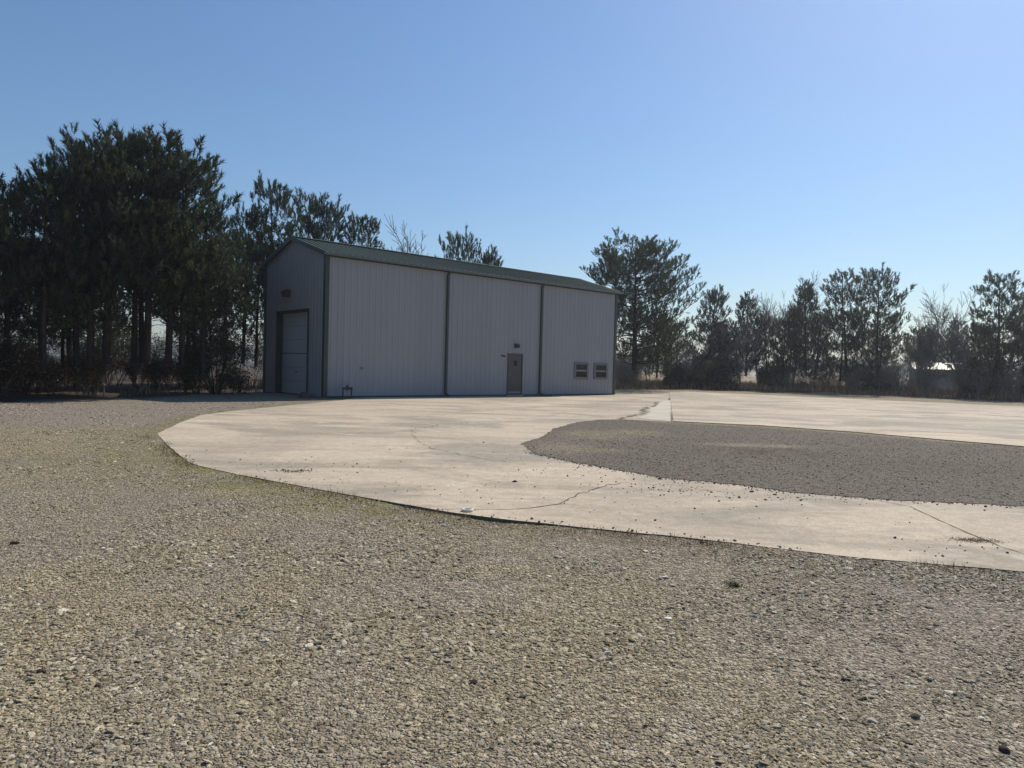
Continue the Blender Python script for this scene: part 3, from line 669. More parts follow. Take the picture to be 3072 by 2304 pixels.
# lamps and small fixtures
wp = MB().box(10.71, 10.95, -0.20, -0.03, 2.50, 2.72).build('wall_lamp', m_dark, B, 0.02)
MB().box(10.735, 10.925, -0.206, -0.199, 2.515, 2.62).build('lens', m_glass, wp)
m = MB().box(9.82, 9.90, -0.07, -0.03, 2.03, 2.11); m.tube([(9.86, -0.05, 2.07), (9.88, -0.12, 2.05)], 0.02, 8); m.tube([(9.88, -0.10, 2.055), (9.96, -0.2, 2.03)], [0.035, 0.04], 10); m.build('wall_camera', m_dark, B)
MB().box(1.72, 1.82, -0.07, -0.03, 1.23, 1.33).build('outlet_box', m_frame, B, 0.008)
gl = MB().box(-0.30, -0.035, 3.28, 3.50, 4.42, 4.74).build('flood_lamp', m_dark, B, 0.02)
m = MB().box(-0.16, -0.03, 3.50, 3.86, 4.64, 4.72); m.build('lamp_arm', m_dark, gl)
m = MB(); m.tube([(-0.13, 3.68, 4.60), (-0.20, 3.68, 4.57), (-0.30, 3.70, 4.52)], [0.07, 0.11, 0.14], 14); h_ = m.build('lamp_head', m_dark, gl)
m = MB(); m.tube([(-0.300, 3.70, 4.52), (-0.31, 3.702, 4.515)], [0.12, 0.11], 14); m.build('lamp_lens', m_lens, gl)

# ------------------------------------------------------------------ things beside the building
def world_thing(name, lx, ly, z=0.0, rz=0.0):
    p = bpt(lx, ly); return empty(name, (p[0], p[1], z), BTH+rz)
bp_ = world_thing('backflow_preventer', 0.62, -0.5, -0.07)
tag(bp_, 'dark pipe riser with valve standing low before the wall near its left corner', 'pipe valve')
for x in (0.0, 0.40):
    MB().tube([(x, 0, 0), (x, 0, 0.40)] if x else [(x, 0, 0), (x, 0, 0.44)], 0.032, 10).build('pipe_leg', m_rust, bp_)
m = MB().tube([(-0.005, 0, 0.46), (0.12, 0, 0.50), (0.32, 0, 0.50), (0.41, 0, 0.44)], [0.04, 0.038, 0.042, 0.045], 10)
m.tube([(0.2, 0, 0.40), (0.2, 0, 0.56), (0.21, 0, 0.62)], [0.06, 0.07, 0.03], 10); m.tube([(0.02, 0, 0.44), (0.02, 0, 0.53)], 0.045, 8); m.tube([(0.40, 0, 0.40), (0.40, 0, 0.55)], 0.05, 8)
m.build('valve', m_rust, bp_)
MB().tube([(0.14, -0.02, 0.58), (0.26, -0.02, 0.64)], 0.012, 6).build('lever', m_dark, bp_)
def rock(name, loc, sc, mat, seed, rz=0.0, sub=3, amp=0.35):
    bm = bmesh.new(); bmesh.ops.create_icosphere(bm, subdivisions=sub, radius=1.0); rr = random.Random(seed)
    offs = [Vector((rr.uniform(-1, 1), rr.uniform(-1, 1), rr.uniform(-1, 1))).normalized() for _ in range(9)]
    cut = [rr.uniform(0.55, 0.9) for _ in offs]
    for v in bm.verts:
        for o_, c_ in zip(offs, cut):
            d = v.co.dot(o_)
            if d > c_: v.co -= o_*(d-c_)
        v.co = Vector((v.co.x*sc[0], v.co.y*sc[1], v.co.z*sc[2]))
    me = bpy.data.meshes.new(name); bm.to_mesh(me); bm.free()
    o = link(name, me, mat); o.location = loc; o.rotation_euler = (0, 0, rz); return o
m_brown = mat_painted('brown_rock', (0.13, 0.095, 0.07), 0.9, 0.4, streak=False)
m_clod = mat_painted('dark_clod', (0.05, 0.04, 0.032), 0.95, 0.4, streak=False)
p = bpt(-0.45, 0.95); tag(rock('rock', (p[0], p[1], 0.02), (0.22, 0.45, 0.20), m_brown, 3, BTH), 'rough brown rock lying at the wall just right of the overhead door', 'rock')
sb = world_thing('splash_block', 12.62, -0.45, 0.0)
m = MB().box(-0.13, 0.13, -0.35, 0.2, 0.0, 0.03).box(-0.16, -0.12, -0.36, 0.2, 0.0, 0.09).box(0.12, 0.16, -0.36, 0.2, 0.0, 0.09).box(-0.12, 0.12, 0.16, 0.2, 0.03, 0.09)
m.build('tray', m_crack, sb); tag(sb, 'small dark splash block at the foot of the right downspout', 'splash block')

# ------------------------------------------------------------------ things on the drive and yard
tag(rock('clod', (0.07, 9.4, 0.008), (0.035, 0.028, 0.018), m_clod, 5), 'dark clod alone in the middle of the concrete drive', 'clod')
bm = bmesh.new()
me = bpy.data.meshes.new('plastic_ring'); v = []; f = []
for i in range(20):
    a = 2*math.pi*i/20
    for j in range(8):
        b = 2*math.pi*j/8; r_ = 0.05+0.014*math.cos(b); v.append((r_*math.cos(a), r_*0.9*math.sin(a), 0.014+0.014*math.sin(b)))
for i in range(20):
    for j in range(8): f.append((i*8+j, ((i+1) % 20)*8+j, ((i+1) % 20)*8+(j+1) % 8, i*8+(j+1) % 8))
me.from_pydata(v, [], f); o = link('plastic_ring', me, m_white); o.location = (-0.43, 7.42, 0.0); tag(o, 'small white ring lying on the near edge of the drive', 'ring')
WST = [(1.19, 5.31, 0.034, 'flat white stone in the yard below the drive, largest of the white ones'), (1.24, 6.02, 0.026, 'white stone close under the drive edge, above the largest flat white one'),
       (0.91, 5.51, 0.022, 'white stone up and left of the largest flat white one'), (1.01, 4.42, 0.028, 'nearest bright white stone right of centre'),
       (-3.25, 5.7, 0.02, 'tiny lone white stone in the yard left of the white ring')]
for i, (x_, y_, s_, lb) in enumerate(WST):
    z_ = float(ground_z(np.array([x_]), np.array([y_]))[0])+0.008
    tag(rock('white_stone', (x_, y_, z_), (s_, s_*(0.5+0.13*i), s_*(0.3+0.06*(i % 3))), m_white, 20+3*i, i*0.9, 2), lb, 'stone', 'white stones in the yard')
DST = [(-0.15, 3.46, 0.022, 'dark stone in the yard at bottom centre'), (-1.68, 3.07, 0.016, 'black stone in the sandy gravel at lower left'), (2.1, 2.95, 0.026, 'dark stone among the grey gravel at lower right'),
       (-2.27, 3.46, 0.022, 'dark chip beside pale flakes in the lower left gravel'), (-4.02, 5.79, 0.035, 'dark clod in the gravel at far left'), (-1.91, 3.32, 0.018, 'dark chip in the sandy gravel, right of the chip by the pale flakes')]
for i, (x_, y_, s_, lb) in enumerate(DST):
    z_ = float(ground_z(np.array([x_]), np.array([y_]))[0])+s_*0.25
    tag(rock('dark_stone', (x_, y_, z_), (s_, s_*0.8, s_*0.55), m_clod, 40+i, i*0.9, 2), lb, 'stone', 'dark stones in the yard')

def blades(n, cx_, cy_, sx, sy, h0, h1, z, w0, seed, lean=0.5, dist='normal', lo=0.05):
    r = np.random.RandomState(seed)
    if dist == 'normal': bx = r.normal(cx_, sx, n); by = r.normal(cy_, sy, n)
    else: bx, by = cx_, cy_; n = len(bx)
    hh = r.uniform(h0, h1, n); az = r.uniform(0, 6.28, n); ln = r.uniform(lo, lean, n); ww = r.uniform(0.6, 1.2, n)*w0; pa = r.uniform(0, 6.28, n)
    zz = z if not np.isscalar(z) else np.full(n, z)
    b0 = np.stack([bx-np.cos(pa)*ww, by-np.sin(pa)*ww, zz], -1); b1 = np.stack([bx+np.cos(pa)*ww, by+np.sin(pa)*ww, zz], -1)
    tp = np.stack([bx+np.cos(az)*hh*ln, by+np.sin(az)*hh*ln, zz+hh*np.sqrt(1-ln**2)], -1)
    V = np.stack([b0, b1, tp], 1).reshape(-1, 3); F = np.arange(n*3).reshape(-1, 3)
    return V, F, np.repeat(r.rand(n), 3)
V, F, T = blades(520, 4.38, 6.68, 0.12, 0.05, 0.01, 0.045, 0.0, 0.004, 3, 0.995, 'normal', 0.75)
tag(link('weed_tuft', np_mesh('weed_tuft', V, F, {'tone': 0.2+T*0.7}), m_dry), 'low dry weed tuft growing from the joint in the drive at right', 'weed')
V, F, T = blades(120, 1.65, 5.16, 0.03, 0.03, 0.02, 0.05, GZ, 0.003, 4, 0.8)
tag(link('weed_tuft', np_mesh('weed_tuft', V, F, {'tone': T*0.4}), m_leaf), 'tiny green weed in the grey gravel below the drive', 'weed')
# dead grass along the slab edges
bx = []; by = []; r = np.random.RandomState(9)
for a, b in zip(LOWER[:-2], LOWER[1:-1]):
    L_ = math.hypot(b[0]-a[0], b[1]-a[1]); k = int(L_*260); t = r.rand(k); o_ = np.abs(r.normal(0, 0.16, k))+0.01
    nx_, ny_ = (b[1]-a[1])/L_, -(b[0]-a[0])/L_; sg = -1 if (nx_*1+ny_*1) > 0 else 1
    sgn = 1 if not inside(np.array([(a[0]+b[0])/2+nx_*0.3]), np.array([(a[1]+b[1])/2+ny_*0.3]), SLAB_A)[0] else -1
    bx.append(a[0]+(b[0]-a[0])*t+nx_*o_*sgn); by.append(a[1]+(b[1]-a[1])*t+ny_*o_*sgn)
bx = np.concatenate(bx); by = np.concatenate(by); keep = fbm(bx, by, 1.6) > 0.47; bx, by = bx[keep], by[keep]
V, F, T = blades(0, bx, by, 0, 0, 0.02, 0.085, ground_z(bx, by), 0.0035, 5, 0.95, 'given')
tag(link('edge_grass', np_mesh('edge_grass', V, F, {'tone': T}), m_dry), 'dead grass and leaf scraps along the near edge of the drive', 'grass', kind='stuff')

# ------------------------------------------------------------------ trees
def tube_np(pts, rad, n):
    pts = np.asarray(pts, float); k = len(pts)
    d = np.gradient(pts, axis=0); d /= np.linalg.norm(d, axis=1)[:, None]+1e-9
    ref = np.array([0, 0, 1.0]) if abs(d[0, 2]) < 0.9 else np.array([1.0, 0, 0])
    a = np.cross(d, ref); a /= np.linalg.norm(a, axis=1)[:, None]+1e-9; b = np.cross(d, a)
    th = np.arange(n)*2*np.pi/n
    v = pts[:, None, :]+(a[:, None, :]*np.cos(th)[None, :, None]+b[:, None, :]*np.sin(th)[None, :, None])*np.asarray(rad)[:, None, None]
    i = np.arange(k-1)[:, None]; j = np.arange(n)[None, :]
    f = np.stack([i*n+j, i*n+(j+1) % n, (i+1)*n+(j+1) % n, (i+1)*n+j], -1).reshape(-1, 4)
    return v.reshape(-1, 3), f
class Acc:
    def __init__(s): s.v = []; s.f = []; s.n = 0
    def add(s, v, f): s.v.append(v); s.f.append(f+s.n); s.n += len(v)
    def get(s): return (np.concatenate(s.v), np.concatenate(s.f)) if s.v else (np.zeros((0, 3)), np.zeros((0, 4), int))
def needles(tp, td, ts, per, seed, wid=0.017, nl=0.19, sl=0.38):
    r = np.random.RandomState(seed); n = len(tp); N = n*per
    p = np.repeat(tp, per, 0); d = np.repeat(td, per, 0); s = np.repeat(ts, per)[:, None]
    t = r.rand(N, 1)**0.7
    q = r.normal(size=(N, 3)); q -= (q*d).sum(1)[:, None]*d; q /= np.linalg.norm(q, axis=1)[:, None]+1e-9
    al = r.uniform(0.2, 0.98, (N, 1)); nd = d*np.cos(al)+q*np.sin(al)
    root = p+d*t*sl*s; tip = root+nd*nl*s*r.uniform(0.7, 1.15, (N, 1))
    sd_ = np.cross(nd, r.normal(size=(N, 3))); sd_ /= np.linalg.norm(sd_, axis=1)[:, None]+1e-9
    wv = sd_*wid*s*0.5
    V = np.stack([root-wv, root+wv, tip], 1).reshape(-1, 3)
    tone = np.repeat(np.clip(np.repeat(r.normal(0.42, 0.28, n), per)+r.normal(0, 0.12, N), 0, 0.95), 3)
    return V, np.arange(N*3).reshape(-1, 3), tone
def pine_mesh(seed, H, Rm, cb, cone, dens=1.0, per=34, dead=True, lean=0.0, wid=0.031, gap=0.50, q0=0.42, tr=1.0, flat=1.0):
    """cb = crown base fraction; cone 0 rounded .. 1 conical"""
    r = np.random.RandomState(seed); W = Acc(); tp = []; td = []; ts = []
    zt = np.linspace(-0.15, H, 14); wob = np.cumsum(r.normal(0, 0.035, (14, 2)), 0)*np.linspace(0, 1, 14)[:, None]
    tx = np.interp(zt, zt, wob[:, 0])+lean*(zt/H)**1.5; ty = wob[:, 1]
    r0_ = (0.0135*H+0.02)*tr; rad = r0_*(1-zt.clip(0)/H)**0.8+0.012; rad[0] *= 1.35
    W.add(*tube_np(np.stack([tx, ty, zt], -1), rad, 9))
    trunk = W.get(); W = Acc()
    at = lambda z: np.array([np.interp(z, zt, tx), np.interp(z, zt, ty), z])
    z = cb*H; ang = r.rand()*6.28
    while z < H-0.25:
        t = (z-cb*H)/(H-cb*H)
        prof = (1-cone)*math.sqrt(max(0, 1-(max(0, t-0.15)/0.9)**2.8))*(0.75+0.25*min(1, t*4)) + cone*(1-t)**0.85*(0.6+0.4*min(1, t*5))
        nb = max(3, int(round(r.uniform(3, 5.4)*dens)))
        for k in range(nb):
            ang += 2.4+r.normal(0, 0.35); L = Rm*prof*r.uniform(0.62, 1.12)+0.22
            if r.rand() < 0.10: L *= 0.5
            el0 = R(8+30*t*flat+r.normal(0, 7)); d = np.array([math.cos(ang), math.sin(ang), 0.0]); m_ = 7
            s = np.linspace(0, 1, m_); sag = -0.06*L*(1-t)
            pts = at(z+r.uniform(-.12, .12))+np.outer(s*L*math.cos(el0), d); pts[:, 2] += s*L*math.sin(el0)+sag*np.sin(s*np.pi)*1.0+0.16*L*s**2.5
            pts[1:] += r.normal(0, 0.035*math.sqrt(L), (m_-1, 3))
            br = (0.008+0.0095*L)*(1-s*0.8); W.add(*tube_np(pts, br, 5))
            P_ = lambda q: np.array([np.interp(q, s, pts[:, c]) for c in range(3)])
            ax = pts[-1]-pts[-2]; ax /= np.linalg.norm(ax)
            ups = np.array([0, 0, 1.0])
            def tuft(pp, dd, sc):
                dd = dd/np.linalg.norm(dd)+ups*r.uniform(0.45, 1.5); tp.append(pp); td.append(dd/np.linalg.norm(dd)); ts.append(sc*r.uniform(0.75, 1.2))
            tuft(pts[-1], ax, 1.5)
            q = q0+r.uniform(0, .08)
            side = 1
            while q < 1.0:
                base = P_(q); sl_ = min(1.1, (0.22+0.42*L*(1-q)+0.10)*r.uniform(0.6, 1.2)); side = -side
                perp = np.array([-d[1], d[0], 0])*side; dd = ax*0.55+perp*r.uniform(0.5, 1.0)+ups*r.uniform(0.0, 0.45); dd /= np.linalg.norm(dd)
                tip = base+dd*sl_+ups*0.10*sl_
                W.add(*tube_np(np.stack([base, base+dd*sl_*0.5, tip]), [0.010, 0.008, 0.005], 3))
                tuft(tip, dd, 1.25)
                for c in range(int(sl_/0.13)):
                    u_ = r.uniform(0.3, 0.95); b2 = base+dd*sl_*u_; d2 = dd*0.5+r.normal(0, 0.5, 3)+ups*0.3; d2 /= np.linalg.norm(d2)
                    e = b2+d2*r.uniform(0.08, 0.22); tuft(e, d2, 0.9)
                q += r.uniform(0.17, 0.30)/max(L, 0.8)*1.25
        z += gap*r.uniform(0.7, 1.25)*(1.0-0.25*t)
    top = at(H)
    for k in range(5): tp.append(top+np.array([r.normal(0, .05), r.normal(0, .05), -0.14*k])); td.append(np.array([0, 0, 1.0])); ts.append(1.0)
    if dead:
        z = 0.08*H+0.5
        while z < cb*H:
            a_ = r.rand()*6.28; L = r.uniform(0.3, 1.5)*min(1, Rm/2); d = np.array([math.cos(a_), math.sin(a_), r.uniform(-0.15, 0.3)])
            b0 = at(z); mid = b0+d*L*0.5+r.normal(0, .04, 3); en = b0+d*L+np.array([0, 0, -0.1*L])
            W.add(*tube_np(np.stack([b0, mid, en]), [0.018, 0.011, 0.004], 4))
            for c in range(3):
                u_ = r.uniform(0.3, 0.9); b2 = b0+d*L*u_; W.add(*tube_np(np.stack([b2, b2+r.normal(0, 0.13, 3)+d*0.15, b2+r.normal(0, 0.2, 3)+d*0.3]), [0.006, 0.004, 0.003], 3))
            z += r.uniform(0.12, 0.4)
    tp, td, ts = np.array(tp), np.array(td), np.array(ts)
    V, F, T = needles(tp, td, ts, per, seed+1, wid)
    return trunk, W.get(), (V, F, T)
def pine_proto(key, **kw):
    tr, br, nd = pine_mesh(**kw)
    HT[key] = float(np.percentile(nd[0][:, 2], 99.97))
    return (np_mesh('trunk', tr[0], tr[1], None, True), np_mesh('branches', br[0], br[1], None, True), np_mesh('crown', nd[0], nd[1], {'tone': nd[2]}))
PROTO = {}; HT = {}
def get_proto(key, **kw):
    if key not in PROTO:
        PROTO[key] = pine_proto(key, **kw)
        for me_, mt in zip(PROTO[key], (m_bark, m_bark, m_need)): me_.materials.append(mt)
    return PROTO[key]
SPEC = {  # key: H of proto and shape
 'tall1': dict(seed=1, H=10.0, Rm=2.2, cb=0.40, cone=0.25, dens=1.05),
 'tall2': dict(seed=2, H=10.0, Rm=1.9, cb=0.44, cone=0.40, dens=1.05),
 'tall3': dict(seed=3, H=10.0, Rm=2.7, cb=0.32, cone=0.10, dens=1.0),
 'big':   dict(seed=14, H=12.2, Rm=5.3, cb=0.20, cone=0.0, dens=1.35, per=34, gap=0.48, q0=0.42, tr=1.5, flat=0.45),
 'young1': dict(seed=5, H=9.0, Rm=2.7, cb=0.16, cone=0.8, dens=0.95, gap=0.46),
 'young2': dict(seed=6, H=9.5, Rm=2.7, cb=0.26, cone=0.6, dens=0.85, gap=0.52),
 'young4': dict(seed=21, H=9.0, Rm=3.0, cb=0.20, cone=0.5, dens=0.75, gap=0.62),
 'young5': dict(seed=26, H=9.2, Rm=2.3, cb=0.12, cone=0.95, dens=1.1, gap=0.42),
 'tall4': dict(seed=33, H=10.0, Rm=2.6, cb=0.30, cone=0.3, dens=0.85, gap=0.6),
 'young3': dict(seed=8, H=9.5, Rm=3.2, cb=0.30, cone=0.35, dens=0.8, gap=0.55),
}
def pine(key, x, y, H, rz, label, group=None, wid=1.0, lean=(0, 0)):
    me3 = get_proto(key, **SPEC[key]); s = H/HT[key]
    z = float(ground_z(np.array([x]), np.array([y]))[0])
    e = empty('pine_tree', (x, y, z), rz); e.scale = (s*wid, s*wid, s); e.rotation_euler = (lean[0], lean[1], rz)
    tag(e, label, 'tree', group)
    for nm, me_ in zip(('trunk', 'branches', 'crown'), me3):
        o = bpy.data.objects.new(nm, me_); C.objects.link(o); o.parent = e
    return e
GL = 'tall pines of the dark stand on the left'; GB = 'pines rising behind the building'; GR = 'pines of the row beyond the drive'
P_L = [
 ('tall2', -16.9, 22.6, 6.9, 0.3, 'short dark pine cut by the left edge of the photo', 1.1),
 ('tall4', -17.6, 24.9, 7.6, 1.3, 'pine between the left edge and the lone left shoulder of the stand', 1.0),
 ('tall2', -15.7, 23.9, 7.7, 2.1, 'pine forming the lower left shoulder of the big stand', 1.0),
 ('tall1', -15.6, 25.6, 8.6, 4.0, 'pine on the left slope of the big stand, second step up', 1.0),
 ('tall3', -15.0, 25.3, 9.3, 0.9, 'pine with the leftmost high tip of the big stand', 0.85),
 ('tall1', -14.75, 25.9, 9.8, 2.6, 'thick trunked pine in the middle of the big stand, nearest the gravel', 1.1),
 ('tall4', -14.3, 27.0, 10.1, 5.1, 'tallest pine of the big stand, its tip topmost', 0.9),
 ('tall2', -13.8, 26.9, 10.2, 3.3, 'pine just right of the tallest tip of the big stand', 1.05),
 ('tall1', -13.5, 28.0, 10.1, 0.2, 'pine on the right top of the big stand', 1.05),
 ('tall4', -13.1, 28.3, 9.5, 1.9, 'pine with tufted branches reaching out on the right of the big stand', 0.95),
 ('tall2', -12.6, 29.0, 7.6, 4.4, 'shorter pine at the right foot of the big stand', 1.25),
 ('tall2', -16.9, 28.6, 9.0, 5.4, 'pine deep inside the big stand at left', 1.1),
 ('tall1', -15.8, 30.5, 9.6, 3.7, 'pine deep inside the big stand at centre', 1.1),
 ('tall3', -20.0, 27.5, 8.0, 2.2, 'pine deep in the wood at far left', 1.0),
 ('tall1', -22.5, 26.5, 7.5, 1.2, 'pine standing at the far left of the dark wood', 1.1)]
_rb = np.random.RandomState(77)
for i_ in range(13):
    t_b = _rb.rand(); P_L.append((['tall1', 'tall2', 'tall4'][i_ % 3], -27+t_b*15+_rb.normal(0, 1), 29.5+t_b*9+_rb.normal(0, 2.2), _rb.uniform(5.5, 7.6), _rb.rand()*6.28, 'pine among the half hidden back rows of the left wood', 1.15))
for k_, x_, y_, H_, a_, lb, wd in P_L: pine(k_, x_, y_, H_, a_, lb, GL, wd)
P_B = [
 ('tall2', -13.9, 34.6, 8.0, 1.0, 'low pine filling the notch left of the building', 1.1),
 ('tall1', -14.2, 37.6, 9.7, 2.0, 'pine left of the building with the pointed tip beside the notch', 0.8),
 ('tall2', -13.0, 38.6, 11.3, 0.4, 'tallest pine right behind the left corner of the building', 0.85),
 ('tall4', -12.1, 41.4, 11.3, 3.1, 'second pine behind the roof ridge, counted from the left', 0.75),
 ('tall1', -10.8, 42.2, 11.2, 4.2, 'third pine behind the roof, between two others', 0.8),
 ('tall2', -9.1, 42.8, 10.5, 5.2, 'rightmost pine of the clump above the left end of the roof', 0.9),
 ('tall3', -14.9, 41.5, 8.5, 1.6, 'pine hidden low behind the notch', 1.0),
 ('young3', -3.1, 44.1, 9.9, 0.8, 'loose pine alone above the middle of the roof', 0.75),
 ('young1', -1.7, 45.6, 9.3, 2.8, 'narrow pine tip just right of the lone pine above the roof', 0.7)]
for k_, x_, y_, H_, a_, lb, wd in P_B: pine(k_, x_, y_, H_, a_, lb, GB, wd)
pine('big', 9.6, 56.3, 12.5, 0.6, 'large broad pine with thick trunk at the right end of the building')
P_R = [
 ('young1', 12.0, 59.5, 7.0, 1.1, 'small pine with thin trunk close right of the large broad pine', 0.9),
 ('young1', 18.3, 67.2, 9.7, 2.3, 'pointed pine rising over the dark round bush', 0.95),
 ('young1', 21.3, 65.2, 9.0, 0.2, 'dense spiky pine, second right of the dark round bush', 0.85),
 ('young1', 23.6, 66.0, 7.2, 5.0, 'low pine in the gap before the paired pines', 0.8),
 ('young1', 25.0, 64.7, 8.0, 4.2, 'shorter pine pressed against the left of a pointed one', 0.75),
 ('young1', 26.4, 64.0, 10.1, 3.1, 'pointed pine with a spear tip before the pale bare tree', 0.72),
 ('young2', 29.4, 62.7, 10.9, 1.5, 'tall pine with a single long leader, left of the pair', 0.95),
 ('young3', 30.6, 59.9, 10.7, 0.3, 'tall flat-topped pine with bare lower trunk, right of the pair', 0.95),
 ('young2', 38.2, 56.2, 10.0, 2.0, 'rightmost tall pine with a pointed crown', 1.05),
 ('young2', 40.2, 55.2, 8.6, 4.0, 'pine half cut by the right edge of the photo', 1.1),
 ('tall2', 44.5, 71.5, 7.4, 0.7, 'far dark pine in the dip left of the rightmost tall pine', 1.0),
 ('tall1', 39.0, 68.5, 6.4, 3.7, 'far low pine in the middle of the dip', 1.2)]
P_R += [
 ('young4', 14.4, 66.5, 6.6, 2.9, 'low spreading pine behind the gap right of the large broad pine', 1.0),
 ('young4', 16.3, 71.0, 6.3, 0.4, 'far loose pine left of the pointed pine over the bush', 1.1),
 ('young5', 19.9, 70.0, 6.4, 1.9, 'far small pine between the pointed pine over the bush and the spiky one', 1.3),
 ('young2', 22.6, 71.5, 6.9, 3.3, 'far thin pine just right of the dense spiky pine', 1.2),
 ('young4', 24.0, 63.6, 6.6, 4.6, 'spreading young pine low before the pair of pointed pines', 1.0),
 ('young5', 27.9, 66.0, 7.3, 2.2, 'dark young pine between the spear tipped pine and the long leader', 1.2),
 ('young4', 28.4, 61.9, 7.0, 5.3, 'low wide pine at the left foot of the long leader pine', 1.0),
 ('young4', 32.4, 63.2, 7.4, 1.4, 'wide pine filling the right side of the flat-topped pine', 1.1),
 ('young5', 34.1, 66.5, 5.4, 0.2, 'small far pine right of the flat-topped pine', 1.4),
 ('young4', 36.4, 62.4, 5.6, 3.9, 'small loose pine in the dip before the forked bare tree', 1.1),
 ('young5', 39.6, 60.3, 6.2, 2.6, 'dark small pine tight behind the rightmost tall pine', 1.3),
 ('young4', 36.9, 54.4, 5.8, 5.0, 'bushy young pine low at the left of the rightmost tall pine', 1.1),
 ('young2', 42.6, 56.8, 7.2, 1.2, 'pine showing behind the one cut by the right edge', 1.2)]
for k_, x_, y_, H_, a_, lb, wd in P_R: pine(k_, x_, y_, H_, a_, lb, GR, wd, (0.05*math.sin(x_*7), 0.05*math.cos(y_*5)))

# bare trees
def bare_mesh(seed, H, spread=0.5, levels=4, stems=1, rad=0.09, sides=5, lean=0.12, kids=4, twig=0.004):
    r = np.random.RandomState(seed); T = Acc(); W = Acc()
    def grow(p, d, L, ra, lv):
        m_ = 5; pts = [p]; dd = d.copy(); sub = []
        for i in range(m_-1):
            dd = dd+r.normal(0, 0.13, 3)+np.array([0, 0, 0.05]); dd /= np.linalg.norm(dd); pts.append(pts[-1]+dd*L/(m_-1)); sub.append(dd.copy())
        pts = np.array(pts); rr = np.maximum(np.linspace(ra, ra*0.45, m_), twig)
        (T if lv == 0 else W).add(*tube_np(pts, rr, 7 if lv == 0 else (4 if lv < 3 else 3)))
        if lv >= levels: return
        nk = kids+(2 if lv == 0 else 0)
        for k in range(nk):
            q = r.uniform(0.35 if lv == 0 else 0.2, 1.0); i = min(m_-2, int(q*(m_-1))); b = pts[i]+(pts[i+1]-pts[i])*(q*(m_-1)-i)
            pr = r.normal(size=3); pr -= pr.dot(sub[i])*sub[i]; pr /= np.linalg.norm(pr)
            nd_ = sub[i]+pr*r.uniform(0.5, 1.0)*spread*1.6+np.array([0, 0, 0.15]); nd_ /= np.linalg.norm(nd_)
            grow(b, nd_, L*r.uniform(0.45, 0.72), ra*(1-0.5*q)*0.55, lv+1)
        grow(pts[-1], dd, L*0.6, ra*0.42, lv+1)
    for s_ in range(stems):
        a = r.rand()*6.28; d = np.array([math.cos(a)*lean, math.sin(a)*lean, 1.0]); d /= np.linalg.norm(d)
        grow(np.array([r.normal(0, .05)*(stems > 1), r.normal(0, .05)*(stems > 1), -0.1]), d, H*0.5*(1 if stems == 1 else r.uniform(0.7, 1.1)), rad, 0)
    return T.get(), W.get()
BARE = {}
def bare(key, x, y, H, rz, label, spec, group='bare trees in the row beyond the drive'):
    if key not in BARE:
        t, b = bare_mesh(**spec); BARE[key] = (np_mesh('trunk', t[0], t[1], None, True), np_mesh('branches', b[0], b[1], None, True), max(b[0][:, 2]))
        for me_ in BARE[key][:2]: me_.materials.append(m_twig)
    s = H/BARE[key][2]; e = empty('bare_tree', (x, y, -0.05), rz); e.scale = (s, s, s); tag(e, label, 'tree', group)
    for nm, me_ in zip(('trunk', 'branches'), BARE[key][:2]):
        o = bpy.data.objects.new(nm, me_); C.objects.link(o); o.parent = e
B1 = dict(twig=0.013, seed=3, H=9, spread=0.55, levels=4, rad=0.11, kids=4); B2 = dict(twig=0.013, seed=9, H=9, spread=0.7, levels=4, rad=0.12, kids=4, lean=0.3); B3 = dict(twig=0.013, seed=12, H=8, spread=0.4, levels=4, stems=3, rad=0.06, kids=4)
bare('b1', -5.3, 41.5, 10.0, 0.5, 'bare crown showing over the roof, left of the lone pine', B1)
bare('b1', 22.9, 66.5, 8.9, 1.5, 'bare tree between the dense spiky pine and the gap', B1)
bare('b1', 27.0, 68.5, 11.6, 3.4, 'tallest pale bare tree behind the spear tipped pine', B1)
bare('b3', 19.9, 68.0, 8.0, 2.4, 'slight bare tree right of the pointed pine over the bush', B3)
bare('b3', 34.8, 61.0, 7.8, 4.4, 'slender bare tree alone in the dip', B3)
bare('b2', 37.0, 58.2, 9.4, 2.9, 'wide forked bare tree left of the rightmost tall pine', B2)
bare('b3', 42.0, 57.8, 8.2, 5.6, 'bare tree at the right edge of the photo', B3)
bare('b2', 24.8, 69.5, 9.8, 0.7, 'broad bare tree fanning out behind the paired pointed pines', B2)
bare('b2', 20.6, 64.6, 6.8, 5.1, 'low forked bare tree between bush and dense spiky pine', B2)
bare('b1', 31.6, 66.0, 7.9, 4.0, 'bare tree half hidden between the long leader and the flat-topped pine', B1)
bare('b3', 35.9, 57.0, 6.6, 1.1, 'many stemmed bare tree left of the forked one', B3)
bare('b1', 41.2, 59.8, 8.8, 2.2, 'bare tree rising right behind the rightmost tall pine', B1)
bare('b2', 15.9, 62.0, 5.4, 3.0, 'low bare tree before the bushes', B2)
bare('b1', 33.4, 59.3, 4.8, 0.3, 'low ivy dark trunk right of the flat-topped pine', B1)
bare('b3', 11.8, 62.0, 5.5, 0.9, 'thin bare tree behind the large broad pine', B3)
bare('b2', -13.9, 31.6, 4.6, 2.2, 'bare sapling in the dark notch left of the building', B2, 'bare saplings in the left wood')
bare('b3', -18.5, 23.6, 4.8, 1.2, 'bare grey sapling before the wood at far left', B3, 'bare saplings in the left wood')

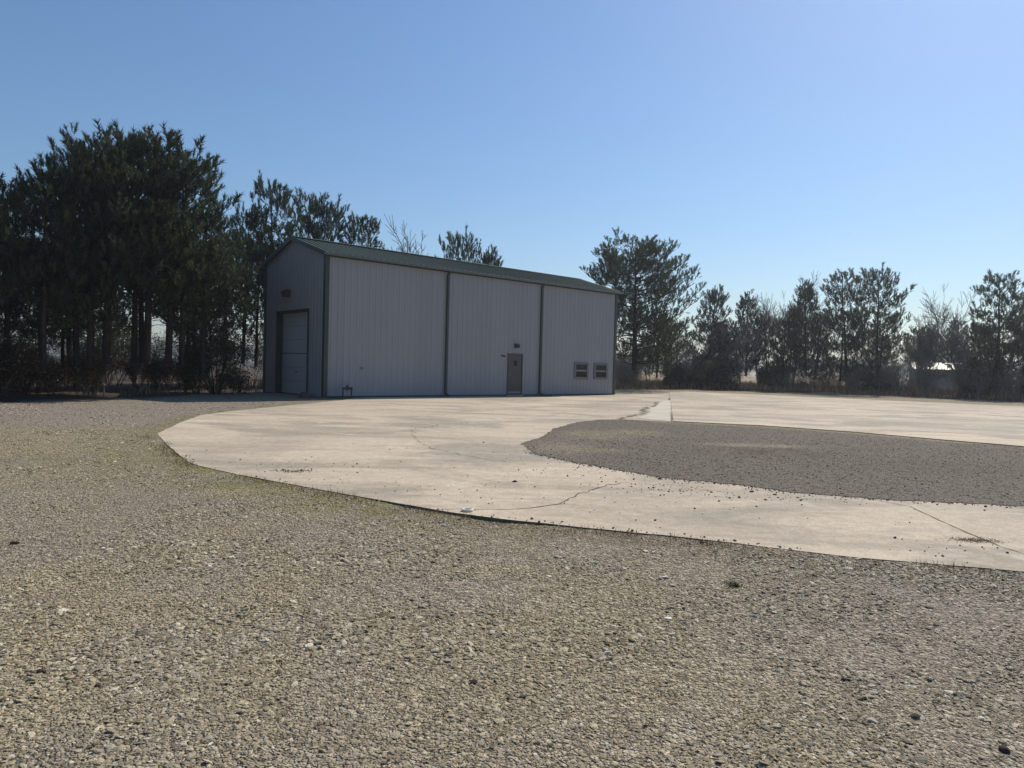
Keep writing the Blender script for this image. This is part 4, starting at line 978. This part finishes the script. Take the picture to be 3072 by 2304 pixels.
# shrubs
def leafy(seed, H, Rr, n, leaf=0.05):
    r = np.random.RandomState(seed); W = Acc()
    cl = 26; cc = []
    for i in range(cl):
        a = r.rand()*6.28; rr = Rr*math.sqrt(r.rand())*0.8; z = H*r.uniform(0.15, 0.86)*(1-0.35*(rr/Rr)**2); c = np.array([rr*math.cos(a), rr*math.sin(a), z]); cc.append(c)
        W.add(*tube_np(np.stack([[c[0]*.1, c[1]*.1, -0.05], c*[.5, .5, .6], c]), [0.02, 0.014, 0.006], 4))
    cc = np.array(cc); k = r.randint(0, cl, n); q = r.normal(size=(n, 3)); q /= np.linalg.norm(q, axis=1)[:, None]
    p = cc[k]+q*(r.rand(n, 1)**0.4)*np.array([Rr*0.36, Rr*0.36, H*0.2]); p[:, 2] = np.clip(p[:, 2], 0.03, None)
    a = r.normal(size=(n, 3)); a /= np.linalg.norm(a, axis=1)[:, None]; b = np.cross(a, r.normal(size=(n, 3))); b /= np.linalg.norm(b, axis=1)[:, None]
    s = leaf*r.uniform(0.6, 1.3, (n, 1)); V = np.stack([p-a*s, p+b*s*0.45, p+a*s, p-b*s*0.45], 1).reshape(-1, 3)
    return W.get(), (V, np.arange(n*4).reshape(-1, 4), np.repeat(np.clip(r.normal(0.4, 0.22, cl)[k]+r.normal(0, .1, n), 0, 0.9), 4))
def shrub(seed, x, y, H, Rr, label, n=9000, leaf=0.07, group=None, name='shrub'):
    w_, l_ = leafy(seed, H, Rr, n, leaf); z = float(ground_z(np.array([x]), np.array([y]))[0]); e = empty(name, (x, y, z), seed*1.3); tag(e, label, 'shrub', group)
    link('stems', np_mesh('stems', w_[0], w_[1]), m_brush, e); link('foliage', np_mesh('foliage', l_[0], l_[1], {'tone': l_[2]}), m_leaf, e)
shrub(1, 17.4, 63.5, 3.3, 2.5, 'large dark round bush left of the row of pines', 14000, 0.09)
shrub(2, 14.6, 62.8, 2.2, 1.6, 'lower dark bush joined to the left of the large round one', 8000, 0.08)
shrub(3, 40.0, 53.2, 4.0, 2.6, 'dense dark evergreen bush in the bottom right tree corner', 14000, 0.09)
shrub(4, 36.8, 55.8, 3.4, 1.8, 'dark bush between forked bare tree and rightmost tall pine', 9000, 0.08)
shrub(5, -18.0, 21.6, 3.6, 1.8, 'dark evergreen bush at the left edge before the wood', 14000, 0.05)
shrub(6, -12.7, 30.6, 3.2, 1.5, 'green bush in the wood beside the left end of the building', 9000, 0.05)
shrub(7, 31.8, 61.8, 2.4, 1.6, 'dark bush behind the flat-topped pine trunk', 9000, 0.09)
shrub(8, 24.6, 66.6, 2.6, 1.6, 'dark bush behind the pair of pointed pines', 9000, 0.09)

# underbrush: nobody could count the stems
def brush_mesh(spots, seed, hmin, hmax, leafn=220):
    r = np.random.RandomState(seed); protos = []
    for k in range(4):
        t, b = bare_mesh(seed+k, 3.0, 0.55, 3, 5, 0.022, 4, 0.5, 3); v = np.concatenate([t[0], b[0]]); f = np.concatenate([t[1], b[1]+len(t[0])]); protos.append((v/v[:, 2].max(), f))
    A = Acc(); LV = []
    for (x, y) in spots:
        v, f = protos[r.randint(4)]; a = r.rand()*6.28; h = hmin+(hmax-hmin)*float(np.clip(fbm(np.array([x]), np.array([y]), 0.25)[0]*2.2-0.6, 0, 1))*r.uniform(0.5, 1.15)+r.uniform(0, 0.5); c, s = math.cos(a), math.sin(a)
        q = np.stack([v[:, 0]*c-v[:, 1]*s, v[:, 0]*s+v[:, 1]*c, v[:, 2]], -1)*np.array([h*0.9, h*0.9, h]); g = np.array([x, y, float(ground_z(np.array([x]), np.array([y]))[0])-0.05])
        A.add(q+g, f)
        p = q[r.randint(0, len(q), leafn)]*[1, 1, 0.8]+g+r.normal(0, 0.06, (leafn, 3)); LV.append(p)
    p = np.concatenate(LV); n = len(p); aa = r.normal(size=(n, 3)); aa /= np.linalg.norm(aa, axis=1)[:, None]; b = np.cross(aa, r.normal(size=(n, 3))); b /= np.linalg.norm(b, axis=1)[:, None]
    s = 0.035*r.uniform(0.6, 1.5, (n, 1)); V = np.stack([p-aa*s, p+b*s*0.6, p+aa*s, p-b*s*0.6], 1).reshape(-1, 3)
    return A.get(), (V, np.arange(n*4).reshape(-1, 4), np.repeat(r.rand(n), 4))
r = np.random.RandomState(31)
def along(poly, n, d0, d1):
    out = []; P = poly; segs = [math.hypot(b[0]-a[0], b[1]-a[1]) for a, b in zip(P[:-1], P[1:])]; cum = np.cumsum([0]+segs)
    for t in r.uniform(0, cum[-1], n):
        i = min(len(segs)-1, int(np.searchsorted(cum, t)-1)); i = max(i, 0); q = (t-cum[i])/segs[i]; a, b = P[i], P[i+1]
        nx_, ny_ = -(b[1]-a[1])/segs[i], (b[0]-a[0])/segs[i]; o_ = r.uniform(d0, d1); out.append((a[0]+(b[0]-a[0])*q+nx_*o_, a[1]+(b[1]-a[1])*q+ny_*o_))
    return out
spl = along([(-22, 15.5), (-16.5, 22.0), (-14.9, 24.6), (-14.3, 26.6), (-13.7, 30.0), (-13.6, 34.0), (-13.0, 37.5)], 170, 1.2, 9.0)
w_, l_ = brush_mesh(spl, 50, 0.5, 2.6, 230)
ub = tag(link('underbrush', np_mesh('underbrush', w_[0], w_[1]), m_brush), 'tangle of bare brown brush under the dark pines on the left', 'underbrush', kind='stuff')
link('dead_leaves', np_mesh('dead_leaves', l_[0], l_[1], {'tone': l_[2]*0.55}), m_dry, ub)
spr = along([(10.0, 58.5), (14.5, 61.5), (22.3, 62.8), (28.8, 59.2), (36.6, 52.2), (48.0, 42.5)], 170, 0.3, 8.5)
w_, l_ = brush_mesh(spr, 60, 0.6, 3.9, 120)
ub = tag(link('underbrush', np_mesh('underbrush', w_[0], w_[1]), m_twig), 'thicket of bare grey brush under the row of pines on the right', 'underbrush', kind='stuff')
link('dead_leaves', np_mesh('dead_leaves', l_[0], l_[1], {'tone': l_[2]*0.5}), m_dry, ub)
# tall dry grass behind and between the trunks
bx = np.concatenate([r.uniform(-16, 12, 9000)+0, r.uniform(6, 60, 30000)]); by = np.concatenate([r.uniform(26, 62, 9000), r.uniform(44, 84, 30000)])
inn = inside(bx, by, TREES+[(1500, 30), (1500, 1800), (-1500, 1800), (-1500, 6)]); dd_ = seg_dist(bx, by, TREES)
k = inn & ((dd_ < 1.2) & (fbm(bx, by, 0.6) > 0.45) | (dd_ > 2.5) | (fbm(bx, by, 0.8) > 0.5)); bx, by = bx[k], by[k]
V, F, T = blades(0, bx, by, 0, 0, 0.25, 0.85, ground_z(bx, by)-0.03, 0.03, 6, 0.5, 'given')
tag(link('dry_grass', np_mesh('dry_grass', V, F, {'tone': T}), m_dry), 'tall tan winter grass between and behind the tree trunks', 'grass', kind='stuff')

# far woods that close the view, and the pale shed seen through the gap
def far_wood(n, fx, seed, H0, H1, rad0, per=42):
    r = np.random.RandomState(seed); Vs = []; Ts = []
    for i in range(n):
        x, y = fx(r); H = r.uniform(H0, H1); R_ = rad0*r.uniform(0.6, 1.2)*H/8; k = per
        c = r.normal(size=(k, 3)); c /= np.linalg.norm(c, axis=1)[:, None]; c *= r.rand(k, 1)**0.4; cn = c*[R_, R_, H*0.42]+[x, y, H*0.55]
        m_ = 26; p = np.repeat(cn, m_, 0)+r.normal(0, 0.42*H/8, (k*m_, 3)); p[:, 2] = np.maximum(p[:, 2], 0.05)
        a = r.normal(size=(k*m_, 3)); a /= np.linalg.norm(a, axis=1)[:, None]; b = np.cross(a, r.normal(size=(k*m_, 3))); b /= np.linalg.norm(b, axis=1)[:, None]
        s = r.uniform(0.07, 0.2, (k*m_, 1))*H/8; Vs.append(np.stack([p-a*s, p+b*s*0.5, p+a*s, p-b*s*0.5], 1).reshape(-1, 3)); Ts.append(np.repeat(np.clip(np.repeat(r.normal(0.4, 0.2, k), m_), 0, 0.9), 4))
    V = np.concatenate(Vs); return V, np.arange(len(V)).reshape(-1, 4), np.concatenate(Ts)
V, F, T = far_wood(330, lambda r: (lambda t: (-170+t*470+r.normal(0, 6), 250-0.10*t*300+r.normal(0, 14)))(r.rand()), 5, 6.0, 9.0, 5.5)
tag(link('far_woods', np_mesh('far_woods', V, F, {'tone': T}), m_need_f), 'low grey-green wood along the horizon beyond the field', 'woods', kind='stuff')
V, F, T = far_wood(80, lambda r: (lambda t: (-48+t*38+r.normal(0, 2.0), 31+t*26+r.normal(0, 3)))(r.rand()), 6, 2.5, 5.5, 2.0, 30)
tag(link('woods', np_mesh('woods', V, F, {'tone': T}), m_need), 'dark mass of wood deep behind the left pines', 'woods', kind='stuff')
fs = empty('far_shed', (56.0, 94.0, 0), R(-20)); tag(fs, 'distant pale shed glimpsed through the gap in the tree row', 'shed')
MB().box(-3, 3, -2.4, 2.4, 0, 2.7).build('wall', m_frame, fs)
MB().add([(-3.3, -2.7, 2.6), (3.3, -2.7, 2.6), (3.3, 0, 3.5), (-3.3, 0, 3.5), (-3.3, 2.7, 2.6), (3.3, 2.7, 2.6)], [(0, 1, 2, 3), (3, 2, 5, 4), (0, 3, 4), (1, 5, 2)]).build('roof', m_steel, fs)

# thin winter haze: one closed box round everything on the ground
t_ = NT('haze_air'); t_.t.nodes.remove(t_.b)
pv = t_.n('VolumePrincipled'); pv.inputs['Color'].default_value = (0.86, 0.92, 1.0, 1); pv.inputs['Density'].default_value = 0.00052; pv.inputs['Anisotropy'].default_value = 0.5
t_.l(pv.outputs[0], t_.out.inputs['Volume'])
tag(MB().box(-1550, 1550, -1250, 1850, -1.2, 26).build('haze', t_.m), 'thin pale winter haze over the whole yard', 'haze', kind='stuff')
